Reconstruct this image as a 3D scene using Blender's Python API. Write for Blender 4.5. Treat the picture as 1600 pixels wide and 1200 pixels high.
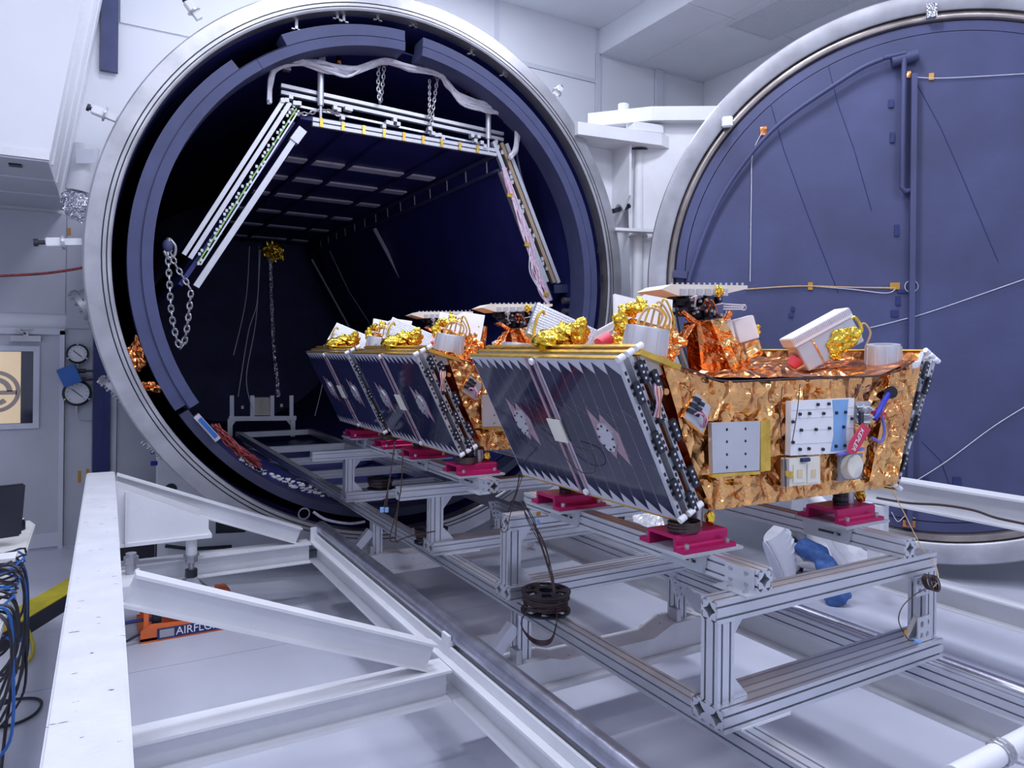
import bpy, bmesh, math, random
from mathutils import Vector, Matrix, noise
from mathutils.geometry import tessellate_polygon
random.seed(7)
for o in list(bpy.data.objects): bpy.data.objects.remove(o)
SC = bpy.context.scene
COL = SC.collection
# ------------------------------------------------------------------ camera
FPX, YAW, ROLL, CY, CAMZ = 1126.77, 0.52603, -0.01075, 549.7, 1.98
_fw = Vector((math.sin(YAW), math.cos(YAW), 0)); _r = Vector((math.cos(YAW), -math.sin(YAW), 0)); _d = Vector((0, 0, -1))
_R = _r*math.cos(ROLL)+_d*math.sin(ROLL); _D = -_r*math.sin(ROLL)+_d*math.cos(ROLL)
EYE = Vector((0, 0, CAMZ))
cam = bpy.data.cameras.new('camera'); camo = bpy.data.objects.new('camera', cam); COL.objects.link(camo)
cam.sensor_width = 36; cam.lens = FPX/1600*36; cam.shift_y = (CY-600)/1600; cam.clip_start = 0.05
m = Matrix((_R, -_D, -_fw)).transposed().to_4x4(); m.translation = EYE
camo.matrix_world = m; SC.camera = camo
# ------------------------------------------------------------------ world, lights, exposure
SC.view_settings.view_transform = 'Standard'; SC.view_settings.look = 'None'
SC.view_settings.gamma = 1; SC.view_settings.exposure = -0.04; SC.view_settings.use_curve_mapping = False
w = bpy.data.worlds.new('room_air'); SC.world = w; w.use_nodes = True
w.node_tree.nodes['Background'].inputs[0].default_value = (0.42, 0.45, 0.85, 1)
w.node_tree.nodes['Background'].inputs[1].default_value = 0.35
LIGHTS = [(-1.2, 0.5), (1.6, 0.5), (4.4, 0.5), (-1.2, 2.9), (1.6, 3.6), (4.4, 3.6), (1.6, -2.4), (4.4, -2.4), (1.6, 6.6), (4.0, 6.9)]
for i, (lx, ly) in enumerate(LIGHTS):
    l = bpy.data.lights.new('ceiling_lamp', 'AREA'); l.shape = 'RECTANGLE'; l.size = 1.1; l.size_y = 0.5
    l.energy = 44 if ly > 5 else (104 if ly > 3.5 else 56); l.color = (0.83, 0.87, 1.0)
    lo = bpy.data.objects.new('ceiling_lamp', l); COL.objects.link(lo); lo.location = (lx, ly, 6.60)

# ------------------------------------------------------------------ helpers
def ray(u, v): return _R*((u-800)/FPX) + _D*((v-CY)/FPX) + _fw
def hit(u, v, ax, val):
    q = ray(u, v); t = (val-EYE[ax])/q[ax]; return EYE+q*t
def AX(u, v, x): return hit(u, v, 0, x)
def AY(u, v, y): return hit(u, v, 1, y)
def AZ(u, v, z): return hit(u, v, 2, z)
def V(*a): return Vector(a)
def s2l(c):
    return tuple(((x/255)/12.92 if x/255 <= 0.04045 else ((x/255+0.055)/1.055)**2.4) for x in c)

MATS = {}
def mat(name, col, rough=0.5, metal=0.0, var=0.08, scale=6.0, bump=0.0, bscale=40.0, spec=0.5, coat=0.0, trans=0.0, emis=0.0, kind='noise', col2=None, alpha=1.0, stretch=None, speck=False):
    if name in MATS: return MATS[name]
    m = bpy.data.materials.new(name); m.use_nodes = True; nt = m.node_tree; N = nt.nodes; L = nt.links
    b = N['Principled BSDF']
    tc = N.new('ShaderNodeTexCoord'); src = tc.outputs['Object']
    if stretch:
        mp = N.new('ShaderNodeMapping'); mp.inputs['Scale'].default_value = stretch; L.new(src, mp.inputs['Vector']); src = mp.outputs['Vector']
    nz = N.new('ShaderNodeTexNoise'); nz.inputs['Scale'].default_value = scale; nz.inputs['Detail'].default_value = 5
    L.new(src, nz.inputs['Vector'])
    rp = N.new('ShaderNodeValToRGB')
    c = Vector(col[:3]); c2 = Vector(col2[:3]) if col2 else None
    lo = c*(1-var) if c2 is None else c2; hi = c*(1+var) if c2 is None else c
    rp.color_ramp.elements[0].position = 0.3; rp.color_ramp.elements[1].position = 0.7
    rp.color_ramp.elements[0].color = (*[min(1, x) for x in lo], 1); rp.color_ramp.elements[1].color = (*[min(1, x) for x in hi], 1)
    L.new(nz.outputs['Fac'], rp.inputs['Fac']); L.new(rp.outputs['Color'], b.inputs['Base Color'])
    if speck:
        mp2 = N.new('ShaderNodeMapping'); mp2.inputs['Scale'].default_value = (22, 60, 22); L.new(tc.outputs['Object'], mp2.inputs['Vector'])
        n3 = N.new('ShaderNodeTexNoise'); n3.inputs['Scale'].default_value = 1.0; n3.inputs['Detail'].default_value = 3; L.new(mp2.outputs['Vector'], n3.inputs['Vector'])
        r3 = N.new('ShaderNodeValToRGB'); r3.color_ramp.elements[0].position = 0.70; r3.color_ramp.elements[1].position = 0.73
        L.new(n3.outputs['Fac'], r3.inputs['Fac']); mk = N.new('ShaderNodeMix'); mk.data_type = 'RGBA'
        L.new(r3.outputs['Color'], mk.inputs[0]); L.new(rp.outputs['Color'], mk.inputs[6]); mk.inputs[7].default_value = (0.12, 0.12, 0.17, 1)
        L.new(mk.outputs[2], b.inputs['Base Color'])
    b.inputs['Roughness'].default_value = rough; b.inputs['Metallic'].default_value = metal
    b.inputs['Specular IOR Level'].default_value = spec
    b.inputs['Coat Weight'].default_value = coat; b.inputs['Transmission Weight'].default_value = trans
    b.inputs['Alpha'].default_value = alpha
    if emis:
        L.new(rp.outputs['Color'], b.inputs['Emission Color']); b.inputs['Emission Strength'].default_value = emis
    if bump:
        bp = N.new('ShaderNodeBump'); bp.inputs['Strength'].default_value = bump; bp.inputs['Distance'].default_value = 0.02
        if kind == 'foil':
            vo = N.new('ShaderNodeTexNoise'); vo.noise_type = 'RIDGED_MULTIFRACTAL'; vo.inputs['Scale'].default_value = bscale*0.55
            vo.inputs['Detail'].default_value = 2.5; vo.inputs['Roughness'].default_value = 0.55; vo.inputs['Distortion'].default_value = 0.9
            n2 = N.new('ShaderNodeTexVoronoi'); n2.inputs['Scale'].default_value = bscale
            mx = N.new('ShaderNodeMath'); mx.operation = 'MULTIPLY_ADD'; mx.inputs[1].default_value = 0.6
            L.new(src, vo.inputs['Vector']); L.new(src, n2.inputs['Vector'])
            L.new(n2.outputs['Distance'], mx.inputs[0]); L.new(vo.outputs['Fac'], mx.inputs[2]); L.new(mx.outputs[0], bp.inputs['Height'])
            bp.inputs['Distance'].default_value = 0.04
        else:
            n2 = N.new('ShaderNodeTexNoise'); n2.inputs['Scale'].default_value = bscale; n2.inputs['Detail'].default_value = 4
            L.new(src, n2.inputs['Vector']); L.new(n2.outputs['Fac'], bp.inputs['Height'])
        L.new(bp.outputs['Normal'], b.inputs['Normal'])
    MATS[name] = m; return m

M_white = mat('white_paint', (0.76, 0.77, 0.81), 0.38, var=0.05, scale=3, bump=0.06, bscale=30)
M_wornw = mat('worn_white_paint', (0.68, 0.69, 0.74), 0.42, var=0.06, scale=7, bump=0.12, bscale=60, speck=True)
M_wall = mat('wall_paint', (0.73, 0.745, 0.80), 0.55, var=0.03, scale=1.2)
M_wallg = mat('grey_paint_and_shade', (0.50, 0.51, 0.58), 0.6, var=0.06, scale=2, bump=0.05, bscale=90)  # left wall's shade under the soffit is in this grey; also the grey door
M_ceil = mat('ceiling_paint', (0.72, 0.74, 0.80), 0.7, var=0.03, scale=2)
M_trim = mat('grey_trim', (0.62, 0.64, 0.72), 0.5, var=0.04)
M_floor = mat('floor_epoxy', (0.60, 0.62, 0.72), 0.35, var=0.08, scale=1.6, bump=0.03, bscale=25)
M_joint = mat('floor_joint', (0.2, 0.2, 0.26), 0.8)
M_alu = mat('anodised_aluminium', (0.66, 0.68, 0.74), 0.36, 0.75, var=0.05, scale=5, stretch=(1, 1, 1))
M_steel = mat('brushed_steel', (0.46, 0.46, 0.49), 0.38, 0.8, var=0.18, scale=4, bump=0.04, bscale=60)
M_pipe = mat('worn_steel_pipe', (0.42, 0.43, 0.52), 0.30, 0.85, var=0.22, scale=9, bump=0.05, bscale=40)
M_shroud = mat('shroud_paint', s2l((67, 73, 110)), 0.62, var=0.10, scale=6, bump=0.05, bscale=80)
M_door = mat('door_shroud_paint', s2l((69, 74, 112)), 0.6, var=0.24, scale=1.3, bump=0.06, bscale=18)
M_navy = mat('chamber_black_paint', (0.022, 0.025, 0.15), 0.5, var=0.2, scale=3)
M_black = mat('black_plastic', (0.012, 0.012, 0.022), 0.4, var=0.2)
M_blackm = mat('black_metal', (0.025, 0.026, 0.04), 0.35, 0.3, var=0.2)
M_mag = mat('magenta_anodised', (0.50, 0.012, 0.13), 0.32, 0.45, var=0.08, scale=4)
M_foil = mat('orange_foil', (0.98, 0.47, 0.18), 0.2, 1.0, var=0.22, scale=4, bump=0.95, bscale=15, kind='foil')
M_foild = mat('copper_foil', (0.80, 0.30, 0.10), 0.22, 1.0, var=0.2, scale=8, bump=0.6, bscale=14, kind='foil')
M_gold = mat('gold_foil', (0.90, 0.62, 0.08), 0.22, 1.0, var=0.15, scale=9, bump=0.45, bscale=26, kind='foil')
M_goldb = mat('gold_edge', (0.85, 0.55, 0.10), 0.3, 0.9, var=0.2, scale=20)
M_kapton = mat('kapton_tape', (0.55, 0.28, 0.04), 0.35, 0.2, var=0.1)
M_silver = mat('silver_panel', (0.60, 0.61, 0.66), 0.38, 0.6, var=0.05, scale=8)
M_silverfoil = mat('silver_foil', (0.80, 0.81, 0.86), 0.2, 1.0, var=0.08, bump=0.7, bscale=45, kind='foil')
M_cream = mat('cream_ceramic', (0.78, 0.75, 0.66), 0.5, var=0.04)
M_beige = mat('beige_patch', (0.72, 0.58, 0.36), 0.5, var=0.06)
M_cell = mat('solar_cell', (0.022, 0.024, 0.062), 0.06, 0.0, var=0.2, scale=2.5, spec=0.45)
M_subst = mat('cell_substrate', (0.60, 0.60, 0.68), 0.4, 0.2, var=0.06)
M_pinks = mat('hinge_tape', (0.42, 0.28, 0.34), 0.45, 0.2, var=0.15, scale=30)
M_red = mat('red_tag_fabric', (0.62, 0.035, 0.10), 0.6, var=0.08, scale=20)
M_pink = mat('pink_cap', (0.85, 0.10, 0.16), 0.45, var=0.05)
M_blue = mat('blue_metal', (0.02, 0.12, 0.42), 0.4, var=0.08)
M_bluecol = mat('blue_column_paint', (0.015, 0.025, 0.13), 0.5, var=0.12)
M_bluetape = mat('blue_tape', (0.02, 0.03, 0.45), 0.5)
M_lblue = mat('pale_blue_film', (0.22, 0.42, 0.75), 0.4, var=0.12, scale=12)
M_orange = mat('orange_paint', (0.78, 0.16, 0.04), 0.45, var=0.08)
M_yellow = mat('yellow_rubber', (0.62, 0.52, 0.03), 0.6, var=0.15, scale=8)
M_wire = mat('brown_wire', (0.045, 0.022, 0.025), 0.5, var=0.3, scale=30)
M_wirew = mat('white_cable', (0.66, 0.66, 0.74), 0.5, var=0.12, scale=20)
M_wirep = mat('pink_wire', (0.62, 0.38, 0.52), 0.5, var=0.2, scale=30)
M_wirer = mat('red_wire', (0.30, 0.05, 0.05), 0.5, var=0.2, scale=30)
M_wiretan = mat('tan_wire', (0.62, 0.40, 0.20), 0.45, var=0.15, scale=30)
M_denim = mat('blue_denim', (0.055, 0.13, 0.36), 0.85, var=0.25, scale=30, bump=0.15, bscale=200)
M_coat = mat('white_coverall', (0.80, 0.81, 0.86), 0.7, var=0.04, bump=0.2, bscale=14)
M_skin = mat('skin', (0.62, 0.38, 0.28), 0.55, var=0.05)
M_clear = mat('clear_acrylic', (0.86, 0.90, 0.97), 0.12, var=0.03, trans=0.55)
M_lime = mat('lime_tube', (0.25, 0.55, 0.10), 0.4, var=0.1)
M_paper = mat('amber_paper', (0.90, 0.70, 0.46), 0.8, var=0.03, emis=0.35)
M_ink = mat('grey_ink', (0.50, 0.42, 0.38), 0.8)
M_glassd = mat('dark_window_glass', (0.04, 0.045, 0.07), 0.08, spec=0.8)
M_print = mat('white_print', (0.85, 0.85, 0.88), 0.6)
M_dial = mat('dial_face', (0.70, 0.71, 0.76), 0.5, var=0.03)
M_lamp = mat('lamp_diffuser', (0.9, 0.93, 1.0), 0.6, emis=1.5)
M_led = mat('blue_led', (0.15, 0.35, 1.0), 0.4, emis=1.2)

class MB:
    def __init__(s): s.v = []; s.f = []
    def poly(s, vs, fs):
        n = len(s.v); s.v += [Vector(a) for a in vs]; s.f += [[i+n for i in f] for f in fs]; return s
    def box(s, a, b):
        x0, x1 = sorted((a[0], b[0])); y0, y1 = sorted((a[1], b[1])); z0, z1 = sorted((a[2], b[2]))
        vs = [(x0, y0, z0), (x1, y0, z0), (x1, y1, z0), (x0, y1, z0), (x0, y0, z1), (x1, y0, z1), (x1, y1, z1), (x0, y1, z1)]
        return s.poly(vs, [(3, 2, 1, 0), (4, 5, 6, 7), (0, 1, 5, 4), (1, 2, 6, 5), (2, 3, 7, 6), (3, 0, 4, 7)])
    def obox(s, c, ex, ey, ez):
        c = Vector(c); ex, ey, ez = Vector(ex), Vector(ey), Vector(ez)
        vs = [c+ex*a+ey*b+ez*d for d in (-1, 1) for a, b in ((-1, -1), (1, -1), (1, 1), (-1, 1))]
        fs = [(3, 2, 1, 0), (4, 5, 6, 7), (0, 1, 5, 4), (1, 2, 6, 5), (2, 3, 7, 6), (3, 0, 4, 7)]
        if ex.cross(ey).dot(ez) < 0: fs = [tuple(reversed(f)) for f in fs]
        return s.poly(vs, fs)
    def bar(s, p, q, wd, hg, up=(0, 0, 1)):
        p, q = Vector(p), Vector(q); d = (q-p); L = d.length; d.normalize(); up = Vector(up)
        sd = d.cross(up)
        if sd.length < 1e-4: sd = d.cross(Vector((0, 1, 0)))
        sd.normalize(); u2 = sd.cross(d)
        return s.obox((p+q)/2, d*L/2, sd*wd/2, u2*hg/2)
    def tube(s, pts, r, n=8, cap=True):
        pts = [Vector(p) for p in pts]; rings = []; prev = None
        rr = r if isinstance(r, (list, tuple)) else [r]*len(pts)
        for i, p in enumerate(pts):
            t = (pts[min(i+1, len(pts)-1)]-pts[max(i-1, 0)])
            if t.length < 1e-9: t = Vector((0, 0, 1))
            t.normalize()
            if prev is None:
                a = t.orthogonal().normalized()
            else:
                a = prev-t*prev.dot(t)
                if a.length < 1e-5: a = t.orthogonal()
                a.normalize()
            prev = a; b = t.cross(a)
            rings.append([p+(a*math.cos(2*math.pi*k/n)+b*math.sin(2*math.pi*k/n))*rr[i] for k in range(n)])
        vs = [q for rg in rings for q in rg]; fs = []
        for i in range(len(pts)-1):
            for k in range(n):
                k2 = (k+1) % n; fs.append((i*n+k, i*n+k2, (i+1)*n+k2, (i+1)*n+k))
        if cap: fs.append(tuple(reversed(range(n)))); fs.append(tuple((len(pts)-1)*n+k for k in range(n)))
        return s.poly(vs, fs)
    def cyl(s, p, q, r, n=20, r2=None): return s.tube([p, q], [r, r if r2 is None else r2], n)
    def lathe(s, c, axis, prof, n=24, a0=0.0, a1=2*math.pi, closed=True):
        """prof: list of (radius, height along axis); closed = profile loop"""
        c = Vector(c); ax = Vector(axis).normalized(); e1 = ax.orthogonal().normalized()
        if abs(ax.y) > 0.9: e1 = Vector((1, 0, 0)); 
        e2 = Vector((0, 0, 1)) if abs(ax.y) > 0.9 else ax.cross(e1)
        full = abs((a1-a0)-2*math.pi) < 1e-6; cnt = n if full else n+1; k = len(prof); vs = []
        for i in range(cnt):
            a = a0+(a1-a0)*i/n; d = e1*math.cos(a)+e2*math.sin(a)
            vs += [c+d*r+ax*h for r, h in prof]
        fs = []
        for i in range(n):
            j = (i+1) % cnt
            for q in range(k if closed else k-1):
                q2 = (q+1) % k; fs.append((i*k+q, i*k+q2, j*k+q2, j*k+q))
        if not full and closed: fs.append(tuple(range(k))); fs.append(tuple(reversed([n*k+q for q in range(k)])))
        return s.poly(vs, fs)
    def prism(s, pts, d, holes=()):
        """pts: planar loop of Vectors, extruded by vector d; holes are loops"""
        d = Vector(d); loops = [[Vector(p) for p in pts]]+[[Vector(p) for p in h] for h in holes]
        flat = [p for lp in loops for p in lp]; n = len(flat)
        tris = tessellate_polygon(loops)
        vs = flat+[p+d for p in flat]; fs = [tuple(t) for t in tris]+[tuple(i+n for i in reversed(t)) for t in tris]
        o = 0
        for lp in loops:
            k = len(lp)
            for i in range(k): fs.append((o+i, o+(i+1) % k, o+(i+1) % k+n, o+i+n))
            o += k
        return s.poly(vs, fs)
    def ball(s, c, r, n=10, m_=6, sc=(1, 1, 1)):
        vs = []; fs = []; c = Vector(c)
        for i in range(m_+1):
            th = math.pi*i/m_
            for k in range(n):
                ph = 2*math.pi*k/n
                vs.append(c+Vector((r*sc[0]*math.sin(th)*math.cos(ph), r*sc[1]*math.sin(th)*math.sin(ph), r*sc[2]*math.cos(th))))
        for i in range(m_):
            for k in range(n):
                k2 = (k+1) % n; fs.append((i*n+k, (i+1)*n+k, (i+1)*n+k2, i*n+k2))
        return s.poly(vs, fs)
    def build_each(s, name, material, parent=None, smooth=False, bevel=0.0, **tags):
        par = list(range(len(s.v)))
        def find(i):
            while par[i] != i: par[i] = par[par[i]]; i = par[i]
            return i
        for f in s.f:
            r0 = find(f[0])
            for i in f[1:]: par[find(i)] = r0
        groups = {}
        for f in s.f: groups.setdefault(find(f[0]), []).append(f)
        out = []
        for fs in groups.values():
            ids = sorted({i for f in fs for i in f}); mp = {a: b for b, a in enumerate(ids)}
            out.append(MB().poly([s.v[i] for i in ids], [[mp[i] for i in f] for f in fs]).build(name, material, parent, smooth, bevel, **tags))
        return out
    def build(s, name, material, parent=None, smooth=False, bevel=0.0, **tags):
        me = bpy.data.meshes.new(name)
        off = Matrix.Identity(4)
        if parent is not None: off = wmat(parent).inverted()
        vs = [off @ v for v in s.v]
        me.from_pydata([tuple(v) for v in vs], [], s.f)
        bm = bmesh.new(); bm.from_mesh(me); bmesh.ops.recalc_face_normals(bm, faces=bm.faces)
        if bevel:
            es = [e for e in bm.edges if len(e.link_faces) == 2 and e.calc_face_angle(0) > 0.6]
            try: bmesh.ops.bevel(bm, geom=es, offset=bevel, segments=2, affect='EDGES', clamp_overlap=True)
            except Exception: pass
        bm.to_mesh(me); bm.free()
        if smooth:
            me.polygons.foreach_set('use_smooth', [True]*len(me.polygons))
            try: me.set_sharp_from_angle(angle=0.7)
            except Exception: pass
        me.materials.append(material)
        o = bpy.data.objects.new(name, me); COL.objects.link(o)
        if parent is not None: o.parent = parent
        for k, v in tags.items(): o[k] = v
        return o
def wmat(o):
    mm = Matrix.Identity(4)
    while o is not None: mm = o.matrix_basis @ mm; o = o.parent
    return mm
def thing(name, loc, label, cat, group=None, rz=0.0):
    o = bpy.data.objects.new(name, None); COL.objects.link(o); o.location = loc; o.rotation_euler = (0, 0, rz)
    o.empty_display_size = 0.1; o['label'] = label; o['category'] = cat
    if group: o['group'] = group
    return o
def tag(o, label, cat, group=None):
    o['label'] = label; o['category'] = cat
    if group: o['group'] = group
    return o
def struct(o, label=None):
    o['kind'] = 'structure'
    if label: o['label'] = label
    return o
def copy_tree(o, parent=None, shift=None):
    c = o.copy(); COL.objects.link(c); c.parent = parent
    if shift is not None: c.location = o.location+Vector(shift)
    for ch in list(o.children): copy_tree(ch, c)
    return c
def bez(pts, n=10):
    """Catmull-Rom through pts"""
    P = [Vector(p) for p in pts]; out = []
    for i in range(len(P)-1):
        p0 = P[max(i-1, 0)]; p1 = P[i]; p2 = P[i+1]; p3 = P[min(i+2, len(P)-1)]
        for k in range(n):
            t = k/n
            out.append(0.5*((2*p1)+(-p0+p2)*t+(2*p0-5*p1+4*p2-p3)*t*t+(-p0+3*p1-3*p2+p3)*t**3))
    out.append(P[-1]); return out
def crumple(p, amp, fr):
    d = noise.voronoi(Vector(p)*fr)[0]
    return amp*((d[1]-d[0])*1.2-0.4)+amp*0.5*(noise.voronoi(Vector(p)*fr*2.7+Vector((3, 1, 7)))[0][0]-0.4)
def foil_grid(q, nu, nv, amp, fr, keep=0.12):
    """quad q0 q1 q2 q3 -> crumpled grid"""
    q = [Vector(a) for a in q]; nrm = (q[1]-q[0]).cross(q[3]-q[0]).normalized(); vs = []; fs = []
    for j in range(nv+1):
        for i in range(nu+1):
            a = i/nu; b = j/nv
            p = (q[0]*(1-a)+q[1]*a)*(1-b)+(q[3]*(1-a)+q[2]*a)*b
            e = min(a, 1-a, b, 1-b); k = min(1.0, e/keep+0.15)
            vs.append(p+nrm*crumple(p, amp*k, fr))
    for j in range(nv):
        for i in range(nu):
            o = j*(nu+1)+i; fs.append((o, o+1, o+nu+2)); fs.append((o, o+nu+2, o+nu+1))
    return vs, fs
def foil_blob(mb, c, rad, amp, fr, n=26, m_=16):
    c = Vector(c); vs = []; fs = []
    for i in range(m_+1):
        th = math.pi*i/m_
        for k in range(n):
            ph = 2*math.pi*k/n; d = Vector((math.sin(th)*math.cos(ph), math.sin(th)*math.sin(ph), math.cos(th)))
            p = Vector((d.x*rad[0], d.y*rad[1], d.z*rad[2]))
            vs.append(c+p+d*crumple(c+p, amp, fr))
    for i in range(m_):
        for k in range(n):
            k2 = (k+1) % n; fs.append((i*n+k, (i+1)*n+k, (i+1)*n+k2, i*n+k2))
    return mb.poly(vs, fs)
def text_mesh(name, body, size, mtx, material, parent, extrude=0.001):
    cu = bpy.data.curves.new(name, 'FONT'); cu.body = body; cu.size = size; cu.extrude = extrude; cu.align_x = 'LEFT'
    t = bpy.data.objects.new(name, cu); COL.objects.link(t)
    dg = bpy.context.evaluated_depsgraph_get(); dg.update()
    me = bpy.data.meshes.new_from_object(t.evaluated_get(dg)); bpy.data.objects.remove(t); bpy.data.curves.remove(cu)
    me.transform(wmat(parent).inverted() @ mtx if parent else mtx); me.materials.clear(); me.materials.append(material)
    o = bpy.data.objects.new(name, me); COL.objects.link(o); o.parent = parent; return o
# aluminium profile: outline with T-slots, hollow core
A = 0.0763
def profile(wd, hg):
    nw = max(2, round(wd/A)*2); nh = max(2, round(hg/A)*2); sw = 0.0042; dp = 0.009; wide = 0.010
    pts = []
    def side(p, d, nrm, L, n):
        out = [p]
        for i in range(n):
            c = L*(i+0.5)/n
            out += [p+d*(c-sw), p+d*(c-sw)+nrm*0.004, p+d*(c-wide)+nrm*0.004, p+d*(c-wide)+nrm*dp, p+d*(c+wide)+nrm*dp, p+d*(c+wide)+nrm*0.004, p+d*(c+sw)+nrm*0.004, p+d*(c+sw)]
        return out
    x0, y0 = -wd/2, -hg/2
    pts += side(V(x0, y0), V(1, 0), V(0, 1), wd, nw); pts += side(V(-x0, y0), V(0, 1), V(-1, 0), hg, nh)
    pts += side(V(-x0, -y0), V(-1, 0), V(0, -1), wd, nw); pts += side(V(x0, -y0), V(0, -1), V(1, 0), hg, nh)
    holes = []
    for i in range(nw//2):
        for j in range(nh//2):
            cx = x0+wd*(i+0.5)/(nw//2); cy = y0+hg*(j+0.5)/(nh//2); R1 = 0.0265; R2 = 0.015
            holes.append([V(cx+(R1 if k % 2 == 0 else R2)*math.cos(k*math.pi/4), cy+(R1 if k % 2 == 0 else R2)*math.sin(k*math.pi/4)) for k in range(8)])
    return pts, holes
def ext(name, parent, lo, hi, axis, material=None):
    """T-slot extrusion filling the box lo..hi, running along axis"""
    lo, hi = Vector(lo), Vector(hi); ax = 'XYZ'.index(axis); a, b = [(1, 2), (0, 2), (0, 1)][ax]
    pts, holes = profile(hi[a]-lo[a], hi[b]-lo[b]); ca, cb = (lo[a]+hi[a])/2, (lo[b]+hi[b])/2
    def m3(p):
        q = [0, 0, 0]; q[ax] = lo[ax]; q[a] = ca+p[0]; q[b] = cb+p[1]; return Vector(q)
    d = [0, 0, 0]; d[ax] = hi[ax]-lo[ax]
    mb = MB(); mb.prism([m3(p) for p in pts], d, [[m3(p) for p in h] for h in holes])
    return mb.build(name, material or M_alu, parent)
def ibeam(name, parent, p, q, wd, hg, tw=0.012, tf=0.012, material=None):
    """I-beam along p->q, p/q at centre of section"""
    p, q = Vector(p), Vector(q); d = (q-p).normalized(); up = Vector((0, 0, 1)); sd = d.cross(up)
    if sd.length < 1e-3: sd = Vector((0, 1, 0))
    sd.normalize(); u = sd.cross(d)
    w2, h2, t2 = wd/2, hg/2, tw/2
    pr = [(-w2, -h2), (w2, -h2), (w2, -h2+tf), (t2, -h2+tf), (t2, h2-tf), (w2, h2-tf), (w2, h2), (-w2, h2), (-w2, h2-tf), (-t2, h2-tf), (-t2, -h2+tf), (-w2, -h2+tf)]
    mb = MB(); mb.prism([p+sd*x+u*y for x, y in pr], q-p)
    return mb.build(name, material or M_white, parent, bevel=0.003)
# ================================================================== ROOM
XC, ZC, YR = 2.435, 2.678, 6.157
RX, YW, ZCEIL, ZDROP, XDROP = 8.34, 8.40, 6.66, 6.30, 6.28
XL, YB = -3.6, -4.2
fl = struct(MB().box((XL, YB, -0.12), (RX, YW, -0.012)).build('floor', M_joint))
xs = [XL, -0.92, 1.95, 4.85, RX]; ys = [YB, -1.6, 1.05, 4.95, YW]
for i in range(4):
    for j in range(4):
        MB().box((xs[i]+0.003, ys[j]+0.003, -0.012), (xs[i+1]-0.003, ys[j+1]-0.003, 0)).build('floor_slab', M_floor, fl)
wb = struct(MB().box((XL, YW+0.02, 0), (RX, YW+0.2, ZCEIL)).poly([], []).build('wall_back', M_wall))
# leave the chamber bore open behind the wall: wall_back is built around it below
bpy.data.objects.remove(wb)
bm_ = MB(); ring = [V(XC+2.43*math.cos(a*math.pi/32), YW+0.02, ZC+2.43*math.sin(a*math.pi/32)) for a in range(64)]
bm_.prism([V(XL, YW+0.02, 0), V(RX, YW+0.02, 0), V(RX, YW+0.02, ZCEIL), V(XL, YW+0.02, ZCEIL)], (0, 0.16, 0), [ring])
wb = struct(bm_.build('wall_back', M_wall))
def wpanel(x0, x1, z0, z1, mt=M_wall, t=0.02):
    return MB().box((x0+0.006, YW, z0+0.006), (x1-0.006, YW+0.02, z1-0.006)).build('wall_panel', mt, wb)
# wall panels beside and above the chamber
wpanel(XL, -1.9, 0, 3.3, M_wallg); wpanel(-1.9, -0.24, 2.30, 3.3, M_wallg); wpanel(-0.24, 0.0, 2.16, 3.5, M_wallg)
wpanel(-0.245, 0.0, 0, 2.16, M_wallg); wpanel(-1.9, -1.2, 0, 2.30, M_wallg)
wpanel(XL, 0.03, 3.5, ZCEIL); wpanel(5.0, 6.22, 3.2, 5.86); wpanel(3.1, 6.22, 5.92, ZCEIL); wpanel(0.2, 3.1, 5.3, ZCEIL)
wpanel(6.30, 7.33, 0, 6.28); wpanel(7.45, RX, 0, 6.28); wpanel(5.0, 6.22, 0, 3.2)
for n, (a, b) in enumerate([((4.75, YW-0.012, 5.86), (6.22, YW, 5.92)), ((6.22, YW-0.02, 0), (6.30, YW, 6.3)), ((7.33, YW-0.05, 0), (7.45, YW, 6.28)), ((4.55, YW-0.012, 5.92), (4.62, YW, ZCEIL)), ((6.28, YW-0.02, 6.27), (RX, YW, 6.30))]):
    struct(MB().box(a, b).build('trim_%d' % (n+1), M_trim))
# panel right of the blue column, low on the left
MB().prism([V(0.21, YW, 0), V(1.5, YW, 0), V(1.5, YW, 0.40), V(1.0, YW, 0.66), V(0.6, YW, 1.04), V(0.21, YW, 1.60)], (0, 0.02, 0)).build('wall_panel', M_wallg, wb)
struct(MB().box((0.145, YW-0.03, 0), (0.21, YW-0.001, 2.1)).build('trim_6', M_trim))
wr = struct(MB().box((RX, YB, 0), (RX+0.15, YW+0.2, ZCEIL)).build('wall_right', M_wall))
for y in (6.9, 5.4): struct(MB().box((RX-0.012, y, 0), (RX, y+0.03, ZDROP)).build('trim_7', M_trim))
struct(MB().box((XL-0.15, YB, 0), (XL, YW+0.2, ZCEIL)).build('wall_left', M_wall))
struct(MB().box((XL-0.15, YB-0.15, 0), (RX+0.15, YB, ZCEIL)).build('wall_front', M_wall))
ce = struct(MB().box((XL, YB, ZCEIL), (XDROP, YW+0.2, ZCEIL+0.1)).build('ceiling', M_ceil))
for i in range(5):
    for j in range(9):
        x0 = XL+(XDROP-XL)*i/5; x1 = XL+(XDROP-XL)*(i+1)/5; y0 = YB+(YW-YB)*j/9; y1 = YB+(YW-YB)*(j+1)/9
        MB().box((x0+0.004, y0+0.004, ZCEIL-0.012), (x1-0.004, y1-0.004, ZCEIL)).build('ceiling_panel', M_ceil, ce)
bh = struct(MB().box((XDROP, YB, ZDROP), (RX, YW+0.2, ZCEIL+0.1)).build('ceiling', M_ceil))
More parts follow.
